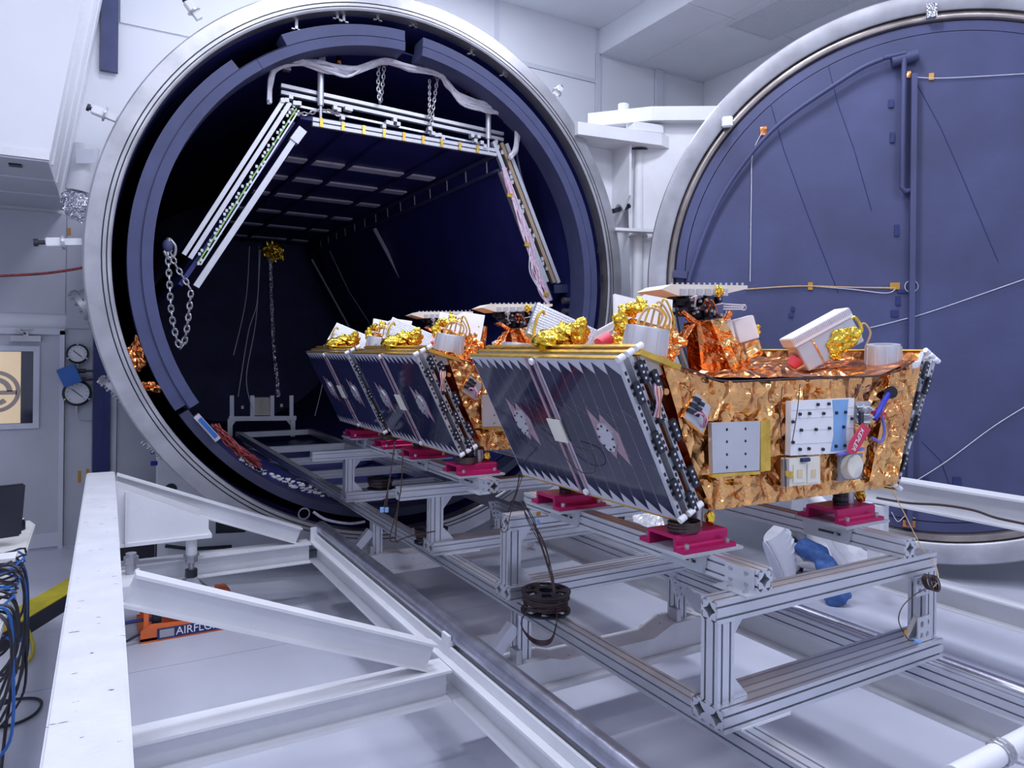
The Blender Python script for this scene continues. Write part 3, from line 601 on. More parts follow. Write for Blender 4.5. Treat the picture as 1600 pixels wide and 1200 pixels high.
# ================================================================== WHITE SIDE FRAMES
def side_frame(right):
    mx = (lambda x: 2*XC-x) if right else (lambda x: x)
    t = thing('rail_frame', (mx(0.9), 3.0, 0), 'white steel trestle frame carrying the right pipe rail, in front of the chamber door' if right else 'white steel trestle frame carrying the left pipe rail, along the lower left', 'steel frame', 'pipe rail frames')
    Y0, Y1 = 0.25, 5.62
    ibeam('rail_beam', t, (mx(1.53), Y0, 0.425), (mx(1.53), Y1, 0.425), 0.14, 0.15)
    MB().box((mx(1.50), Y0, 0.501), (mx(1.515), Y1-0.01, 0.548)).box((mx(1.515), Y0, 0.501), (mx(1.60), Y1-0.01, 0.512)).build('rail_angle', M_white, t)
    pr = MB().tube([V(mx(1.562), Y0, 0.588), V(mx(1.562), Y1+0.03, 0.588)], 0.047, 28).build('pipe_rail', M_pipe, t, smooth=True)
    MB().box((mx(1.556), Y0, 0.512), (mx(1.568), Y1-0.01, 0.545)).build('rail_web', M_white, t)
    MB().box((mx(1.497), 3.16, 0.549), (mx(1.512), 3.24, 0.60)).box((mx(1.512), 3.16, 0.549), (mx(1.53), 3.20, 0.575)).build('joint_clip', M_white, t)
    MB().box((mx(1.47), Y1-0.012, 0.501), (mx(1.61), Y1, 0.60)).build('rail_end_plate', M_white, t)
    ys_ = (0.55, 3.10, 5.60) if not right else (0.55, 3.10, 5.60)
    for y in ys_:
        if not (right and 3 < y < 4): ibeam('cross_beam', t, (mx(0.13), y, 0.425), (mx(1.455), y, 0.425), 0.15, 0.15)
        p, q = V(mx(0.125), y, 1.065), V(mx(1.375), y, 0.555)
        if not (right and 3 < y < 4): ibeam('diagonal_brace', t, p, q, 0.085, 0.125, 0.01, 0.012)
        MB().box((mx(0.02), y-0.05, 0.502), (mx(0.11), y+0.05, 0.93)).build('upright', M_white, t)
    x0, x1 = -0.024, 0.0525
    if right:
        MB().prism([V(mx(x0-0.06), Y0, 0.945), V(mx(x0+0.06), Y0, 0.945), V(mx(x0+0.06), Y0, 1.125), V(mx(x0-0.06), Y0, 1.125)], (mx(x1)-mx(x0), 5.72-Y0, 0))
        ibeam('top_beam', t, (mx(x0), Y0, 1.035), (mx(x1), 5.72, 1.035), 0.16, 0.185, 0.012, 0.014)
        ibeam('lower_beam', t, (mx(0.03), Y0, 0.425), (mx(0.05), 3.16, 0.425), 0.15, 0.15)
    else:
        MB().prism([V(x0-0.085, Y0, 0.93), V(x0+0.085, Y0, 0.93), V(x0+0.085, Y0, 1.12), V(x0-0.085, Y0, 1.12)], (x1-x0, 5.72-Y0, 0)).build('top_beam', M_wornw, t, bevel=0.006)
        ibeam('lower_beam', t, (0.03, Y0, 0.425), (0.05, 5.68, 0.425), 0.15, 0.15)
    # gusset with jack
    for y in ((5.42,) if not right else (5.3, 1.2)):
        MB().prism([V(mx(0.138), y-0.07, 0.70), V(mx(0.70), y-0.07, 0.70), V(mx(0.70), y-0.07, 0.80), V(mx(0.138), y-0.07, 1.07)], (0, 0.012, 0)).build('gusset_plate', M_white, t)
        MB().prism([V(mx(0.138), y+0.06, 0.70), V(mx(0.66), y+0.06, 0.70), V(mx(0.66), y+0.06, 0.85), V(mx(0.138), y+0.06, 1.09)], (0, 0.012, 0)).build('gusset_plate', M_white, t)
        MB().box((mx(0.20), y-0.075, 0.69), (mx(0.19), y-0.10, 1.04)).build('weld_bar', M_white, t)
        MB().box((mx(0.138), y-0.085, 0.675), (mx(0.72), y+0.085, 0.70)).build('gusset_flange', M_white, t)
        MB().cyl((mx(0.60), y, 0.675), (mx(0.60), y, 0.555), 0.037, 18).build('jack_sleeve', M_white, t, smooth=True)
        MB().cyl((mx(0.60), y, 0.27), (mx(0.60), y, 0.56), 0.02, 14).build('jack_screw', M_steel, t, smooth=True)
        MB().cyl((mx(0.60), y, 0.555), (mx(0.60), y, 0.547), 0.052, 20).cyl((mx(0.60), y, 0.547), (mx(0.60), y, 0.505), 0.042, 6).build('jack_nut', M_steel, t)
        MB().cyl((mx(0.60), y, 0.455), (mx(0.60), y, 0.40), 0.04, 6).build('lock_nut', M_blackm, t)
        MB().poly([(mx(0.44), y-0.04, 0.205), (mx(0.76), y-0.04, 0.205), (mx(0.76), y+0.36, 0.205), (mx(0.44), y+0.36, 0.205), (mx(0.575), y-0.02, 0.40), (mx(0.625), y-0.02, 0.40), (mx(0.625), y+0.03, 0.40), (mx(0.575), y+0.03, 0.40)],
                  [(3, 2, 1, 0), (4, 5, 6, 7), (0, 1, 5, 4), (1, 2, 6, 5), (2, 3, 7, 6), (3, 0, 4, 7)]).build('jack_foot', M_steel, t)
    if not right:
        c = AY(199, 862, 4.9); MB().cyl((c.x+0.02, 4.9, c.z-0.07), (c.x+0.02, 4.9, 0.62), 0.03, 14).build('levelling_pin', M_steel, t, smooth=True)
        MB().cyl((c.x+0.02, 4.9, c.z-0.07), (c.x+0.02, 4.9, c.z-0.03), 0.042, 6).cyl((c.x+0.02, 4.9, c.z-0.03), (c.x+0.02, 4.9, c.z-0.01), 0.03, 12).build('levelling_nut', M_steel, t)
        MB().box((0.07, 4.8, 0.59), (c.x+0.07, 5.0, 0.62)).build('pin_bracket', M_white, t)
        MB().prism([V(0.09, 4.3, 0.72), V(0.24, 4.3, 0.72), V(0.24, 4.3, 0.66), V(0.09, 4.3, 0.58)], (0, 0.15, 0)).build('side_stub', M_white, t)
    return t
side_frame(False); side_frame(True)
# front tie tube, bottom right
tt = thing('tie_tube', (3.0, 1.15, 0.8), 'white tie tube crossing the lower right corner with a wrapped cable', 'tube')
q0, q1 = AZ(1490, 1215, 0.86), AZ(1640, 1135, 0.86)
MB().tube([q0, q1], 0.03, 20).build('tube_bar', M_white, tt, smooth=True)
qm = q0.lerp(q1, 0.42); d_ = (q1-q0).normalized()
mb = MB(); e1 = d_.orthogonal().normalized(); e2 = d_.cross(e1)
mb.tube([qm+d_*0.004*k/4+(e1*math.cos(k*0.6)+e2*math.sin(k*0.6))*0.034 for k in range(40)]+[qm+V(0.1, -0.05, -0.04), qm+V(0.25, -0.2, -0.1)], 0.004, 6)
mb.build('wrapped_cable', M_steel, tt)
# ================================================================== AIR CASTER PAD
ac = thing('air_bearing_pad', (0.6, 5.6, 0), 'orange air caster pad under the jack foot, lettered on its front edge', 'air pad')
x0, x1, y0, y1 = 0.29, 0.92, 5.40, 5.92
MB().box((x0, y0, 0.012), (x1, y1, 0.03)).build('pad_plate', M_orange, ac)
MB().prism([V(x0, y0, 0.0), V(x1, y0, 0.0), V(x1, y0, 0.09), V(x0+0.06, y0, 0.12), V(x0, y0, 0.08)], (0, 0.015, 0)).build('front_skirt', M_orange, ac)
MB().box((x0+0.02, y0+0.02, 0.03), (x0+0.05, y0+0.06, 0.22)).box((x0+0.02, y1-0.06, 0.03), (x0+0.05, y1-0.02, 0.22)).build('corner_post', M_orange, ac)
MB().prism([V(x1-0.1, y1-0.16, 0.03), V(x1, y1-0.16, 0.03), V(x1, y1-0.16, 0.14), V(x1-0.03, y1-0.16, 0.17), V(x1-0.1, y1-0.16, 0.17)], (0, 0.16, 0)).build('corner_block', M_orange, ac)
MB().box((x0+0.18, y0+0.1, 0.03), (x0+0.42, y1-0.1, 0.19)).build('lift_block', M_orange, ac)
MB().box((x0+0.07, y0+0.04, 0.03), (x0+0.13, y0+0.10, 0.17)).build('regulator', M_black, ac, bevel=0.008)
MB().tube([V(0.05, y0+0.05, 0.14), V(x0+0.02, y0+0.06, 0.14), V(x0+0.08, y0+0.07, 0.13)], 0.012, 8).build('air_hose', M_bluecol, ac)
MB().tube(bez([V(-0.05, y0-0.1, 0.01), V(0.12, y0-0.02, 0.012), V(x0+0.02, y0+0.02, 0.07)]), 0.009, 8).build('floor_hose', M_blackm, ac)
lab = MB().box((x0+0.10, y0-0.004, 0.012), (x1-0.06, y0-0.0005, 0.084)).build('name_plate', M_bluecol, ac)
MB().box((x0+0.115, y0-0.0055, 0.022), (x0+0.205, y0-0.0042, 0.075)).build('plate_emblem', M_steel, lab)
text_mesh('plate_lettering', 'AIRFLOAT', 0.075, Matrix.Translation((x0+0.215, y0-0.005, 0.026)) @ Matrix.Rotation(math.pi/2, 4, 'X') @ Matrix.Diagonal((0.95, 1, 1, 1)), M_print, lab)
# ================================================================== ALUMINIUM CART
cart = thing('aluminium_cart', (XC, 3.0, 0.29), 'long aluminium extrusion cart with two slotted rails running into the chamber', 'cart')
ZT = 0.741
for x in (1.852, 2.907): ext('rail', cart, (x, 0.4, ZT-A), (x+A, 11.4, ZT), 'Y')
for y in (11.24, 9.4, 8.3, 7.3, 6.5): ext('ladder_rung', cart, (1.93, y, ZT-A), (2.906, y+A, ZT), 'X')
for y in (10.2, 8.9, 7.6): 
    MB().box((1.62, y, ZT-0.16), (1.95, y+0.05, ZT-0.11)).build('outrigger', M_alu, cart)
def tri(mb, p, a, b, t):
    p, a, b = Vector(p), Vector(a), Vector(b); n = a.cross(b).normalized()*t
    return mb.prism([p, p+a, p+a*0.92+b*0.12, p+b*0.92*1+a*0.12, p+b], n)
for yk, (y, x_l) in enumerate(((3.05, 1.60), (5.22, 1.60))):
    prf = [(1.60, 0.41), (1.78, 0.43), (2.02, 0.43), (2.10, 0.405), (2.70, 0.40), (2.84, 0.455), (3.04, 0.455), (3.12, 0.42), (3.27, 0.41), (3.27, 0.31), (1.60, 0.31)]
    yo = MB().prism([V(px, y, pz) for px, pz in prf], (0, 0.17, 0)).build('yoke', M_wornw, cart)
    MB().box((1.62, y-0.06, 0.29), (3.25, y+0.23, 0.309)).build('yoke_flange', M_wornw, yo)
    for x, zb in ((1.852, 0.431), (2.907, 0.456)):
        ps = ext('support_post', cart, (x, y+0.045, zb), (x+A, y+0.045+A, ZT-A-0.001), 'Z')
        s = -1 if x < 2 else 1
        mb = MB(); c = V(x+A/2, y+0.045+A/2, 0)
        mb.bar(c+V(s*0.045, 0, 0.60), c+V(s*0.19, 0, zb+0.01), 0.06, 0.05, up=(0, 1, 0)); mb.build('knee_brace', M_alu, cart)
        MB().box((x-0.03, y+0.04-0.03, zb-0.0), (x+0.0, y+0.075, zb+0.07)).build('foot_angle', M_steel, cart)
    # perforated corner plate on the right post
    pts = [V(2.84, y+0.044, ZT-0.005), V(2.985, y+0.044, ZT-0.005), V(2.985, y+0.044, ZT-0.10), V(2.95, y+0.044, ZT-0.17), V(2.90, y+0.044, ZT-0.17)]
    hl = []
    for i in range(4):
        for j in range(2 if i > 1 else 3):
            cx, cz = 2.885+0.033*j+0.006*i, ZT-0.03-0.038*i
            if cx > 2.97: continue
            hl.append([V(cx+0.009*math.cos(k*math.pi/4), y+0.044, cz+0.009*math.sin(k*math.pi/4)) for k in range(8)])
    MB().prism(pts, (0, -0.006, 0), hl).build('perforated_plate', M_alu, cart)
# ================================================================== SATELLITE STANDS
def mount(parent, x0, y0, zb=1.25, dx=0.265):
    b = MB().prism([V(x0, y0+py, zb+pz) for py, pz in ((0, 0), (0, .016), (.036, .016), (.043, .023), (.043, .054), (.049, .060), (.196, .060), (.202, .054), (.202, .023), (.209, .016), (.247, .016), (.247, 0), (.188, 0), (.188, .046), (.057, .046), (.057, 0))], (dx, 0, 0)).build('mount_block', M_mag, parent, smooth=False)
    mb = MB()
    for xx in (0.03, dx-0.03):
        for yy in (0.018, 0.229): mb.cyl(V(x0+xx, y0+yy, zb+0.016), V(x0+xx, y0+yy, zb+0.032), 0.0095, 12)
    mb.build('mount_bolts', M_steel, b)
    MB().box((x0-0.012, y0-0.008, zb-0.0115), (x0+dx+0.03, y0+0.255, zb-0.0005)).build('clear_plate', M_clear, b)
    bx = 1.975 if x0 < 2.4 else 2.83
    for xx in (bx-0.013, bx+A+0.001):
        MB().prism([V(xx, y0, zb-0.012), V(xx, y0+0.25, zb-0.012), V(xx, y0+0.235, zb-0.085), V(xx, y0+0.015, zb-0.085)], (0.012, 0, 0)).build('side_bracket', M_clear, b)
    MB().box((bx-0.0145, y0+0.05, zb-0.055), (bx-0.0135, y0+0.16, zb-0.045)).build('bracket_slot', M_black, b)
    MB().cyl((bx-0.022, y0+0.07, zb-0.05), (bx-0.013, y0+0.07, zb-0.05), 0.008, 8).build('slot_bolt', M_steel, b)
    return b
def stand(nm, label, bars, tops, ybeam, mounts):
    t = thing(nm, (XC, bars[0], ZT), label, 'stand', 'satellite stands')
    for i, y in enumerate(bars):
        ext('base_bar', t, (1.785, y, ZT+0.0005), (3.041, y+2*A, ZT+A), 'X')
        yp = y+0.038
        for x in (1.79, 2.98):
            ext('upright', t, (x, yp, ZT+A+0.0005), (x+A, yp+A, 1.0855), 'Z')
            s = 1 if x < 2 else -1; xx = x+A if s > 0 else x
            mb = MB(); tri(mb, V(xx, yp+0.028, ZT+A+0.001), V(s*0.075, 0, 0), V(0, 0, 0.08), 0.02); mb.build('corner_gusset', M_alu, t)
            mb = MB(); tri(mb, V(xx, yp+0.028, 1.0845), V(s*0.075, 0, 0), V(0, 0, -0.09), 0.02); mb.build('corner_gusset', M_alu, t)
        ext('top_bar', t, (tops[i], yp, 1.086), (3.057, yp+A, 1.162), 'X')
        MB().box((1.86, y-0.004, ZT-0.006), (2.1, y-0.001, ZT+0.004)).build('cover_strip', M_white, t)
    for x in (1.975, 2.83): ext('long_beam', t, (x, ybeam[0], 1.1625), (x+A, ybeam[1], 1.238), 'Y')
    for y in mounts:
        for x0 in (1.856, 2.785): mount(t, x0, y)
    # splice plate with bolts near the front of the left beam
    y = ybeam[0]+0.01
    pl = MB().box((1.967, y, 1.163), (1.9745, y+0.13, 1.238)).box((1.90, y-0.03, 1.1625), (1.9745, y+0.12, 1.168)).build('splice_plate', M_alu, t)
    mb = MB()
    for a in (0.03, 0.10):
        for zz in (1.182, 1.220): mb.cyl((1.967, y+a, zz), (1.962, y+a, zz), 0.008, 8)
        mb.cyl((1.93, y+a-0.03, 1.168), (1.93, y+a-0.03, 1.173), 0.009, 8)
    mb.build('splice_bolts', M_steel, pl, kind='stuff')
    return t
stand('satellite_stand', 'aluminium slotted stand under the nearest satellite, front end towards the viewer', (1.672, 3.065), (1.788, 1.80), (1.712, 3.26), (1.94, 2.745))
stand('satellite_stand', 'aluminium slotted stand under the two far satellites at the chamber mouth', (3.994, 5.733), (1.585, 1.52), (3.655, 6.45), (3.78, 4.51, 5.065, 5.80))
# small cover tray on the right end of the front base bar: perforated corner block
cb = thing('corner_bracket', (2.94, 1.70, 0.82), 'aluminium perforated corner block at the foot of the front right post', 'bracket')
def holed_plate(nm, p, a, b, n, hs, par):
    p, a, b, n = Vector(p), Vector(a), Vector(b), Vector(n)
    hl = [[p+a*(u+0.13*math.cos(k*math.pi/6))+b*(v+0.13*math.sin(k*math.pi/6)) for k in range(12)] for u, v in hs]
    return MB().prism([p, p+a, p+a+b, p+b], n, hl).build(nm, M_alu, par)
holed_plate('holed_face', (2.895, 1.69, 0.819), (0.09, 0, 0), (0.02, 0.012, 0.095), (0, 0.006, 0), ((0.25, 0.25), (0.7, 0.25), (0.3, 0.7), (0.72, 0.72)), cb)
MB().prism([V(2.975, 1.70, 0.8185), V(2.979, 1.70, 0.91), V(2.90, 1.70, 0.8185)], (0, 0.012, 0)).build('side_web', M_alu, cb)
cb2 = thing('corner_bracket', (2.94, 1.70, 1.08), 'aluminium perforated corner block under the front top bar at right', 'bracket')
holed_plate('holed_face', (2.885, 1.695, 1.083), (0.09, 0, 0), (0.02, 0.012, -0.085), (0, 0.006, 0), ((0.25, 0.25), (0.7, 0.25), (0.3, 0.7), (0.72, 0.72)), cb2)
# ================================================================== SATELLITES
SX0, SY0, SY1 = 2.55, 1.99, 3.12
def build_satellite(label):
    t = thing('satellite', (SX0, SY0, 1.37), label, 'satellite', 'satellites on the cart')
    F = [(2.04, 1.385), (3.12, 1.378), (3.34, 1.955), (3.08, 1.885), (2.09, 1.868), (1.79, 1.935)]
    yb = SY1-0.02
    core = MB().prism([V(x, SY0+0.012, z) for x, z in F], (0, yb-SY0-0.012, 0)).build('body', M_foild, t)
    # crumpled front blanket: strips spanning between the left and right outline
    L = [(2.04, 1.385), (1.945, 1.60), (1.86, 1.78), (1.79, 1.93)]; Rr = [(3.12, 1.378), (3.20, 1.60), (3.265, 1.78), (3.335, 1.95)]
    nu, nv = 80, 44; vs = []; fs = []
    def lerp_path(P, tt):
        s = tt*(len(P)-1); i = min(int(s), len(P)-2); f = s-i; return (P[i][0]*(1-f)+P[i+1][0]*f, P[i][1]*(1-f)+P[i+1][1]*f)
    def topz(x):
        if x < 2.09: return 1.868+(2.09-x)/0.3*0.067
        if x > 3.08: return 1.885+(x-3.08)/0.26*0.07
        return 1.868+(x-2.09)/0.99*0.017
    for j in range(nv+1):
        b = j/nv; l, r_ = lerp_path(L, b), lerp_path(Rr, b)
        for i in range(nu+1):
            a = i/nu; x = l[0]*(1-a)+r_[0]*a; zb_ = 1.385*(1-a)+1.378*a; zt_ = topz(x) if b > 0 else 0
            z = zb_+(topz(x)-zb_)*b
            e = min(a, 1-a, b, 1-b); k = min(1, 0.25+e/0.1)
            y = SY0-0.004-crumple((x, 0, z), 0.03*k, 6.5)-0.010*k*noise.noise(V(x*5, 1, z*5))
            vs.append(V(x, y, z))
    for j in range(nv):
        for i in range(nu):
            o = j*(nu+1)+i
            if (i+j) % 2: fs += [(o, o+1, o+nu+2), (o, o+nu+2, o+nu+1)]
            else: fs += [(o, o+1, o+nu+1), (o+1, o+nu+2, o+nu+1)]
    MB().poly(vs, fs).build('front_blanket', M_foil, t)
    # top deck blanket
    vs, fs = foil_grid([(1.76, SY0+0.01, 1.89), (3.36, SY0+0.01, 1.89), (3.36, yb, 1.90), (1.76, yb, 1.90)], 50, 36, 0.05, 6.0); vs = [v+V(0, 0, 0.07*max(0, (abs(v.x-2.56)-0.55)/0.25)**1.5) for v in vs]
    MB().poly(vs, fs).build('deck_blanket', M_foild, t)
    # top front seam (dark line of the blanket edge)
    MB().tube(bez([V(1.80, SY0-0.012, 1.945), V(1.95, SY0-0.016, 1.91), V(2.09, SY0-0.018, 1.877), V(2.5, SY0-0.018, 1.883), V(3.08, SY0-0.018, 1.893), V(3.33, SY0-0.012, 1.957)], 6), 0.004, 6).build('blanket_seam', M_wire, t)
    # right corner folded flap
    vs, fs = foil_grid([V(2.98, SY0-0.02, 1.40), V(3.15, SY0-0.045, 1.40), V(3.335, SY0-0.04, 1.93), V(3.12, SY0-0.03, 1.90)], 16, 34, 0.03, 9)
    MB().poly(vs, fs).build('corner_flap', M_foil, t)
    # blanket buttons
    mb = MB()
    for u, v in ((1075, 687), (1101, 754), (1108, 783), (1140, 600), (1158, 651), (1212, 650), (1157, 777), (1288, 612), (1040, 612), (1285, 760)):
        p = AY(u, v, SY0-0.02); mb.cyl(V(p.x, SY0-0.026, p.z), V(p.x, SY0-0.005, p.z), 0.012, 12)
    mb.build_each('blanket_button', mat('amber_button', (0.75, 0.38, 0.14), 0.35, 0.6), t)
    # ---- front equipment
    yf = SY0-0.03
    def q(u, v, y=yf): return AY(u, v, y)
    def plate(nm, pts, d, mt, par=t, y=yf-0.006):
        return MB().prism([q(u, v, y) for u, v in pts], (0, d, 0)).build(nm, mt, par)
    rad = plate('radiator_window', ((1112, 661), (1188, 658), (1187, 735), (1114, 740)), 0.02, M_silver)
    plate('window_edge_strip', ((1188.5, 658), (1204, 656), (1204, 735), (1188.5, 737)), 0.018, M_goldb)
    plate('window_sill', ((1112, 741), (1188, 736), (1188, 741), (1114, 746)), 0.018, M_goldb)
    mb = MB()
    for u in (1134, 1163):
        for v in (671, 690, 710, 730): p = q(u, v-(u-1134)*0.04); mb.cyl(p, p+V(0, -0.006, 0), 0.006, 8)
    mb.build('window_bolts', M_blackm, rad, kind='stuff')
    p0, p1 = q(1148.5, 660, yf-0.001), q(1149, 738, yf-0.001); MB().bar(p0, p1, 0.002, 0.002).build('window_seam', M_trim, rad)
    # angled connector panel upper left
    cp = plate('connector_panel', ((1087, 613), (1111, 636), (1098, 675), (1070, 652)), 0.016, M_silver)
    MB().prism([q(u, v, yf-0.004) for u, v in ((1086, 608), (1114, 635), (1099, 680), (1067, 652))], (0, 0.012, 0), [[q(u, v, yf-0.004) for u, v in ((1087.5, 614), (1110, 636), (1097.5, 673), (1072, 652))]]).build('panel_rim', M_foil, cp)
    mb = MB()
    for k in range(3): p = q(1079+5*k-1, 640-9*k, yf-0.01); mb.bar(p-V(0.012, 0, 0), p+V(0.018, 0, -0.012), 0.016, 0.012, up=(0, 1, 0))
    for k in range(3): p = q(1088+4*k-1, 645-8*k, yf-0.01); mb.bar(p-V(0.01, 0, 0), p+V(0.014, 0, -0.01), 0.014, 0.012, up=(0, 1, 0))
    mb.build('connectors', M_blackm, cp)
    for k in range(5):
        MB().tube(bez([q(1084+3*k, 648-2*k, yf-0.012), q(1092+3*k, 645+2*k, yf-0.03), q(1100+k, 652+2*k, yf-0.03), q(1097+k, 668, yf-0.01)], 5), 0.0035, 5).build('harness_wire', M_wirer if k % 2 else M_wirep, cp)
    # white instrument panel
    wp = plate('radio_panel', ((1236, 627), (1335, 622), (1333, 707), (1235, 712)), 0.026, mat('satin_white', (0.82, 0.83, 0.87), 0.35, var=0.02), y=yf-0.004)
    for v in (640, 653, 672, 693): MB().bar(q(1236, v+1, yf-0.0045), q(1334, v-4, yf-0.0045), 0.002, 0.0016).build('panel_seam', M_trim, wp)
    MB().prism([q(u, v, yf-0.006) for u, v in ((1301, 625), (1326, 624), (1324, 645), (1322, 680), (1323, 703), (1298, 705), (1303, 680), (1303, 650))], (0, 0.0015, 0)).build('blue_film', M_lblue, wp)
    mb = MB()
    for u, v in ((1277, 632), (1294, 631), (1249, 647), (1264, 646), (1286, 646), (1306, 645), (1320, 644), (1238, 659), (1251, 672), (1274, 671), (1295, 669), (1317, 667), (1330, 654), (1249, 702), (1263, 701), (1285, 702), (1305, 697), (1319, 696), (1238, 691)):
        p = q(u, v, yf-0.005); mb.cyl(p, p+V(0, -0.008, 0), 0.007, 8)
    mb.build('panel_screws', M_blackm, wp)
    # patch antenna box
    pa = MB().prism([q(u, v, yf-0.012) for u, v in ((1233, 717), (1281, 713), (1282, 756), (1233, 760))], (0, 0.04, 0)).build('patch_antenna', M_cream, t)
    for (a0, a1) in ((1240, 1259), (1262, 1280)):
        MB().prism([q(u, v, yf-0.016) for u, v in ((a0, 726), (a1, 724.5), (a1, 753), (a0, 755))], (0, 0.003, 0)).build('antenna_face', M_cream, pa)
        MB().prism([q(u, v, yf-0.018) for u, v in ((a0+6, 734), (a1-5, 733), (a1-5, 746), (a0+6, 747))], (0, 0.0016, 0)).build('beige_square', M_beige, pa)
    MB().tube([q(1252, 719, yf-0.018), q(1264, 718, yf-0.018)], 0.009, 8).build('blue_connector', M_bluecol, pa)
    sb = MB()
    for u in (1223, 1229): sb.bar(q(u, 718, yf-0.01), q(u, 760, yf-0.01), 0.011, 0.012)
    sb.build('antenna_hinge', M_steel, t); plate('gold_tape', ((1227, 735), (1240, 738), (1240, 748), (1227, 744)), 0.003, M_goldb, y=yf-0.02)
    # reaction drum (white disc) lower right
    c = q(1333, 729, yf-0.02); dd = V(-0.1, -0.95, 0.2).normalized()
    MB().lathe(c, dd, [(0.001, -0.05), (0.052, -0.05), (0.052, 0.012), (0.048, 0.016), (0.001, 0.016)], 28).build('sensor_drum', M_cream, t, smooth=True)
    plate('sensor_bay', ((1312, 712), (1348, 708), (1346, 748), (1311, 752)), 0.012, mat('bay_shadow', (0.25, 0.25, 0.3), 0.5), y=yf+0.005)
    # connector cluster + red tag
    cc = plate('coupler_plate', ((1337, 628), (1360, 627), (1360, 660), (1337, 662)), 0.02, M_silver)
    mb = MB()
    for k in range(7):
        p = q(1338+3*(k % 3), 636+4*k, yf-0.01); mb.cyl(p, p+V(0.05, -0.03, 0.006*(k % 3)), 0.006, 8)
    mb.ball(q(1350, 640, yf-0.02), 0.022); mb.build('rf_couplers', M_steel, cc, smooth=True)
    mb = MB()
    for k in range(5): p = q(1343, 646+4*k, yf-0.04); mb.cyl(p, p+V(0.022, 0.0, 0.0), 0.007, 8)
    mb.build('dark_couplers', M_blackm, cc)
    tg = plate('red_tag', ((1348, 661), (1361, 671), (1338, 709), (1323, 707), (1328, 690)), 0.003, M_red, y=yf-0.05)
    u0, u1 = q(1346, 668, yf-0.052), q(1329, 706, yf-0.052); ex = (u1-u0).normalized(); ny = V(0, 1, 0); ez = ex.cross(ny)
    mt_ = Matrix((ex, (-ny).cross(ex), -ny)).transposed().to_4x4(); mt_.translation = u0
    text_mesh('tag_lettering', 'KEPLER', 0.034, mt_, M_print, tg, 0.0008)
    MB().tube(bez([q(1388, 616, yf), q(1380, 630, yf-0.02), q(1372, 645, yf-0.04), q(1366, 655, yf-0.04)]), 0.012, 8).build('blue_hose', M_bluetape, t, smooth=True)
    MB().tube(bez([q(1378, 650, yf-0.03), q(1382, 672, yf-0.04), q(1377, 690, yf-0.04), q(1363, 684, yf-0.04)]), 0.0065, 8).build('violet_cable', mat('violet_cable', (0.16, 0.16, 0.6), 0.4), t, smooth=True)
    MB().tube(bez([q(1308, 710, yf-0.03), q(1330, 706, yf-0.04), q(1349, 701, yf-0.04)]), 0.007, 8).build('violet_cable', MATS['violet_cable'], t, smooth=True)
    MB().tube([q(1360, 641, yf-0.03), q(1384, 647, yf-0.03)], 0.006, 6).tube([q(1362, 645, yf-0.03), q(1383, 654, yf-0.03)], 0.005, 6).build('red_leads', M_red, t)
    MB().cyl(q(1392, 613, yf+0.006), q(1392, 613, yf-0.01), 0.028, 20).build('port_hole', M_black, t)
    MB().tube(bez([q(1250, 600, yf-0.02), q(1246, 640, yf-0.03), q(1238, 690, yf-0.02)]), 0.0018, 5).build('test_lead', M_wire, t)
    MB().tube(bez([q(1222, 605, yf-0.02), q(1219, 660, yf-0.035), q(1226, 715, yf-0.02), q(1228, 770, yf-0.02)]), 0.0018, 5).build('test_lead', M_wire, t)
    # ---- solar wings
    for side in (1, -1):
        mxs = (lambda x: x) if side == 1 else (lambda x: 2*SX0-x)
        O = V(1.58, 0, 1.955); D = V(0.30, 0, -0.595); LT = D.length; D.normalize(); Nn = V(-0.893, 0, -0.45)
        def P3(s, tt, k, O=O, D=D, Nn=Nn, mxs=mxs):
            p = O+D*tt+Nn*k; return V(mxs(p.x), s, p.z)
        def slab(mb, s0, s1, t0, t1, k0, k1):
            vs = [P3(a, b, c) for c in (k0, k1) for a, b in ((s0, t0), (s1, t0), (s1, t1), (s0, t1))]
            return mb.poly(vs, [(3, 2, 1, 0), (4, 5, 6, 7), (0, 1, 5, 4), (1, 2, 6, 5), (2, 3, 7, 6), (3, 0, 4, 7)])
        for k in range(3):
            pn = slab(MB(), SY0+0.012, SY1, 0.0, LT, -0.046*k-0.014, -0.046*k-0.002).build('solar_panel', M_subst if k < 2 else M_foild, t)
            slab(MB(), SY0-0.006, SY0+0.0115, 0.0, LT, -0.046*k-0.018, -0.046*k).build('edge_frame', M_silver, pn)
            mb = MB()
            for j in range(22):
                if j % 5 == 4: continue
                tj = 0.05+j*0.0275; slab(mb, SY0-0.0075, SY0-0.006, tj, tj+0.015, -0.046*k-0.014, -0.046*k-0.005)
            mb.build('edge_slots', M_blackm, pn, kind='stuff')
            slab(MB(), SY0-0.006, SY1, -0.008, -0.0005, -0.046*k-0.020, -0.046*k).build('gold_top_edge', M_goldb, pn)
            slab(MB(), SY0-0.006, SY1, LT+0.0005, LT+0.006, -0.046*k-0.018, -0.046*k).build('gold_bottom_edge', M_goldb, pn)
            for tt in (-0.004, LT-0.01):
                MB().cyl(P3(SY0-0.012, tt, -0.046*k-0.022), P3(SY0-0.012, tt, -0.046*k+0.008), 0.0125, 12).build('hinge_barrel', M_print, pn, smooth=True)
            for j, tj in enumerate((0.10, 0.30, 0.50) if k != 1 else (0.04, 0.20, 0.40, 0.58)):
                cl_ = slab(MB(), SY0-0.022, SY0-0.0076, tj, tj+0.085, -0.046*k-0.038, -0.046*k-0.014).build('black_clip', M_blackm, pn)
                mb = MB()
                for h in range(3): slab(mb, SY0-0.0235, SY0-0.022, tj+0.014+0.024*h, tj+0.022+0.024*h, -0.046*k-0.030, -0.046*k-0.022)
                mb.build('clip_hole', M_trim, cl_)
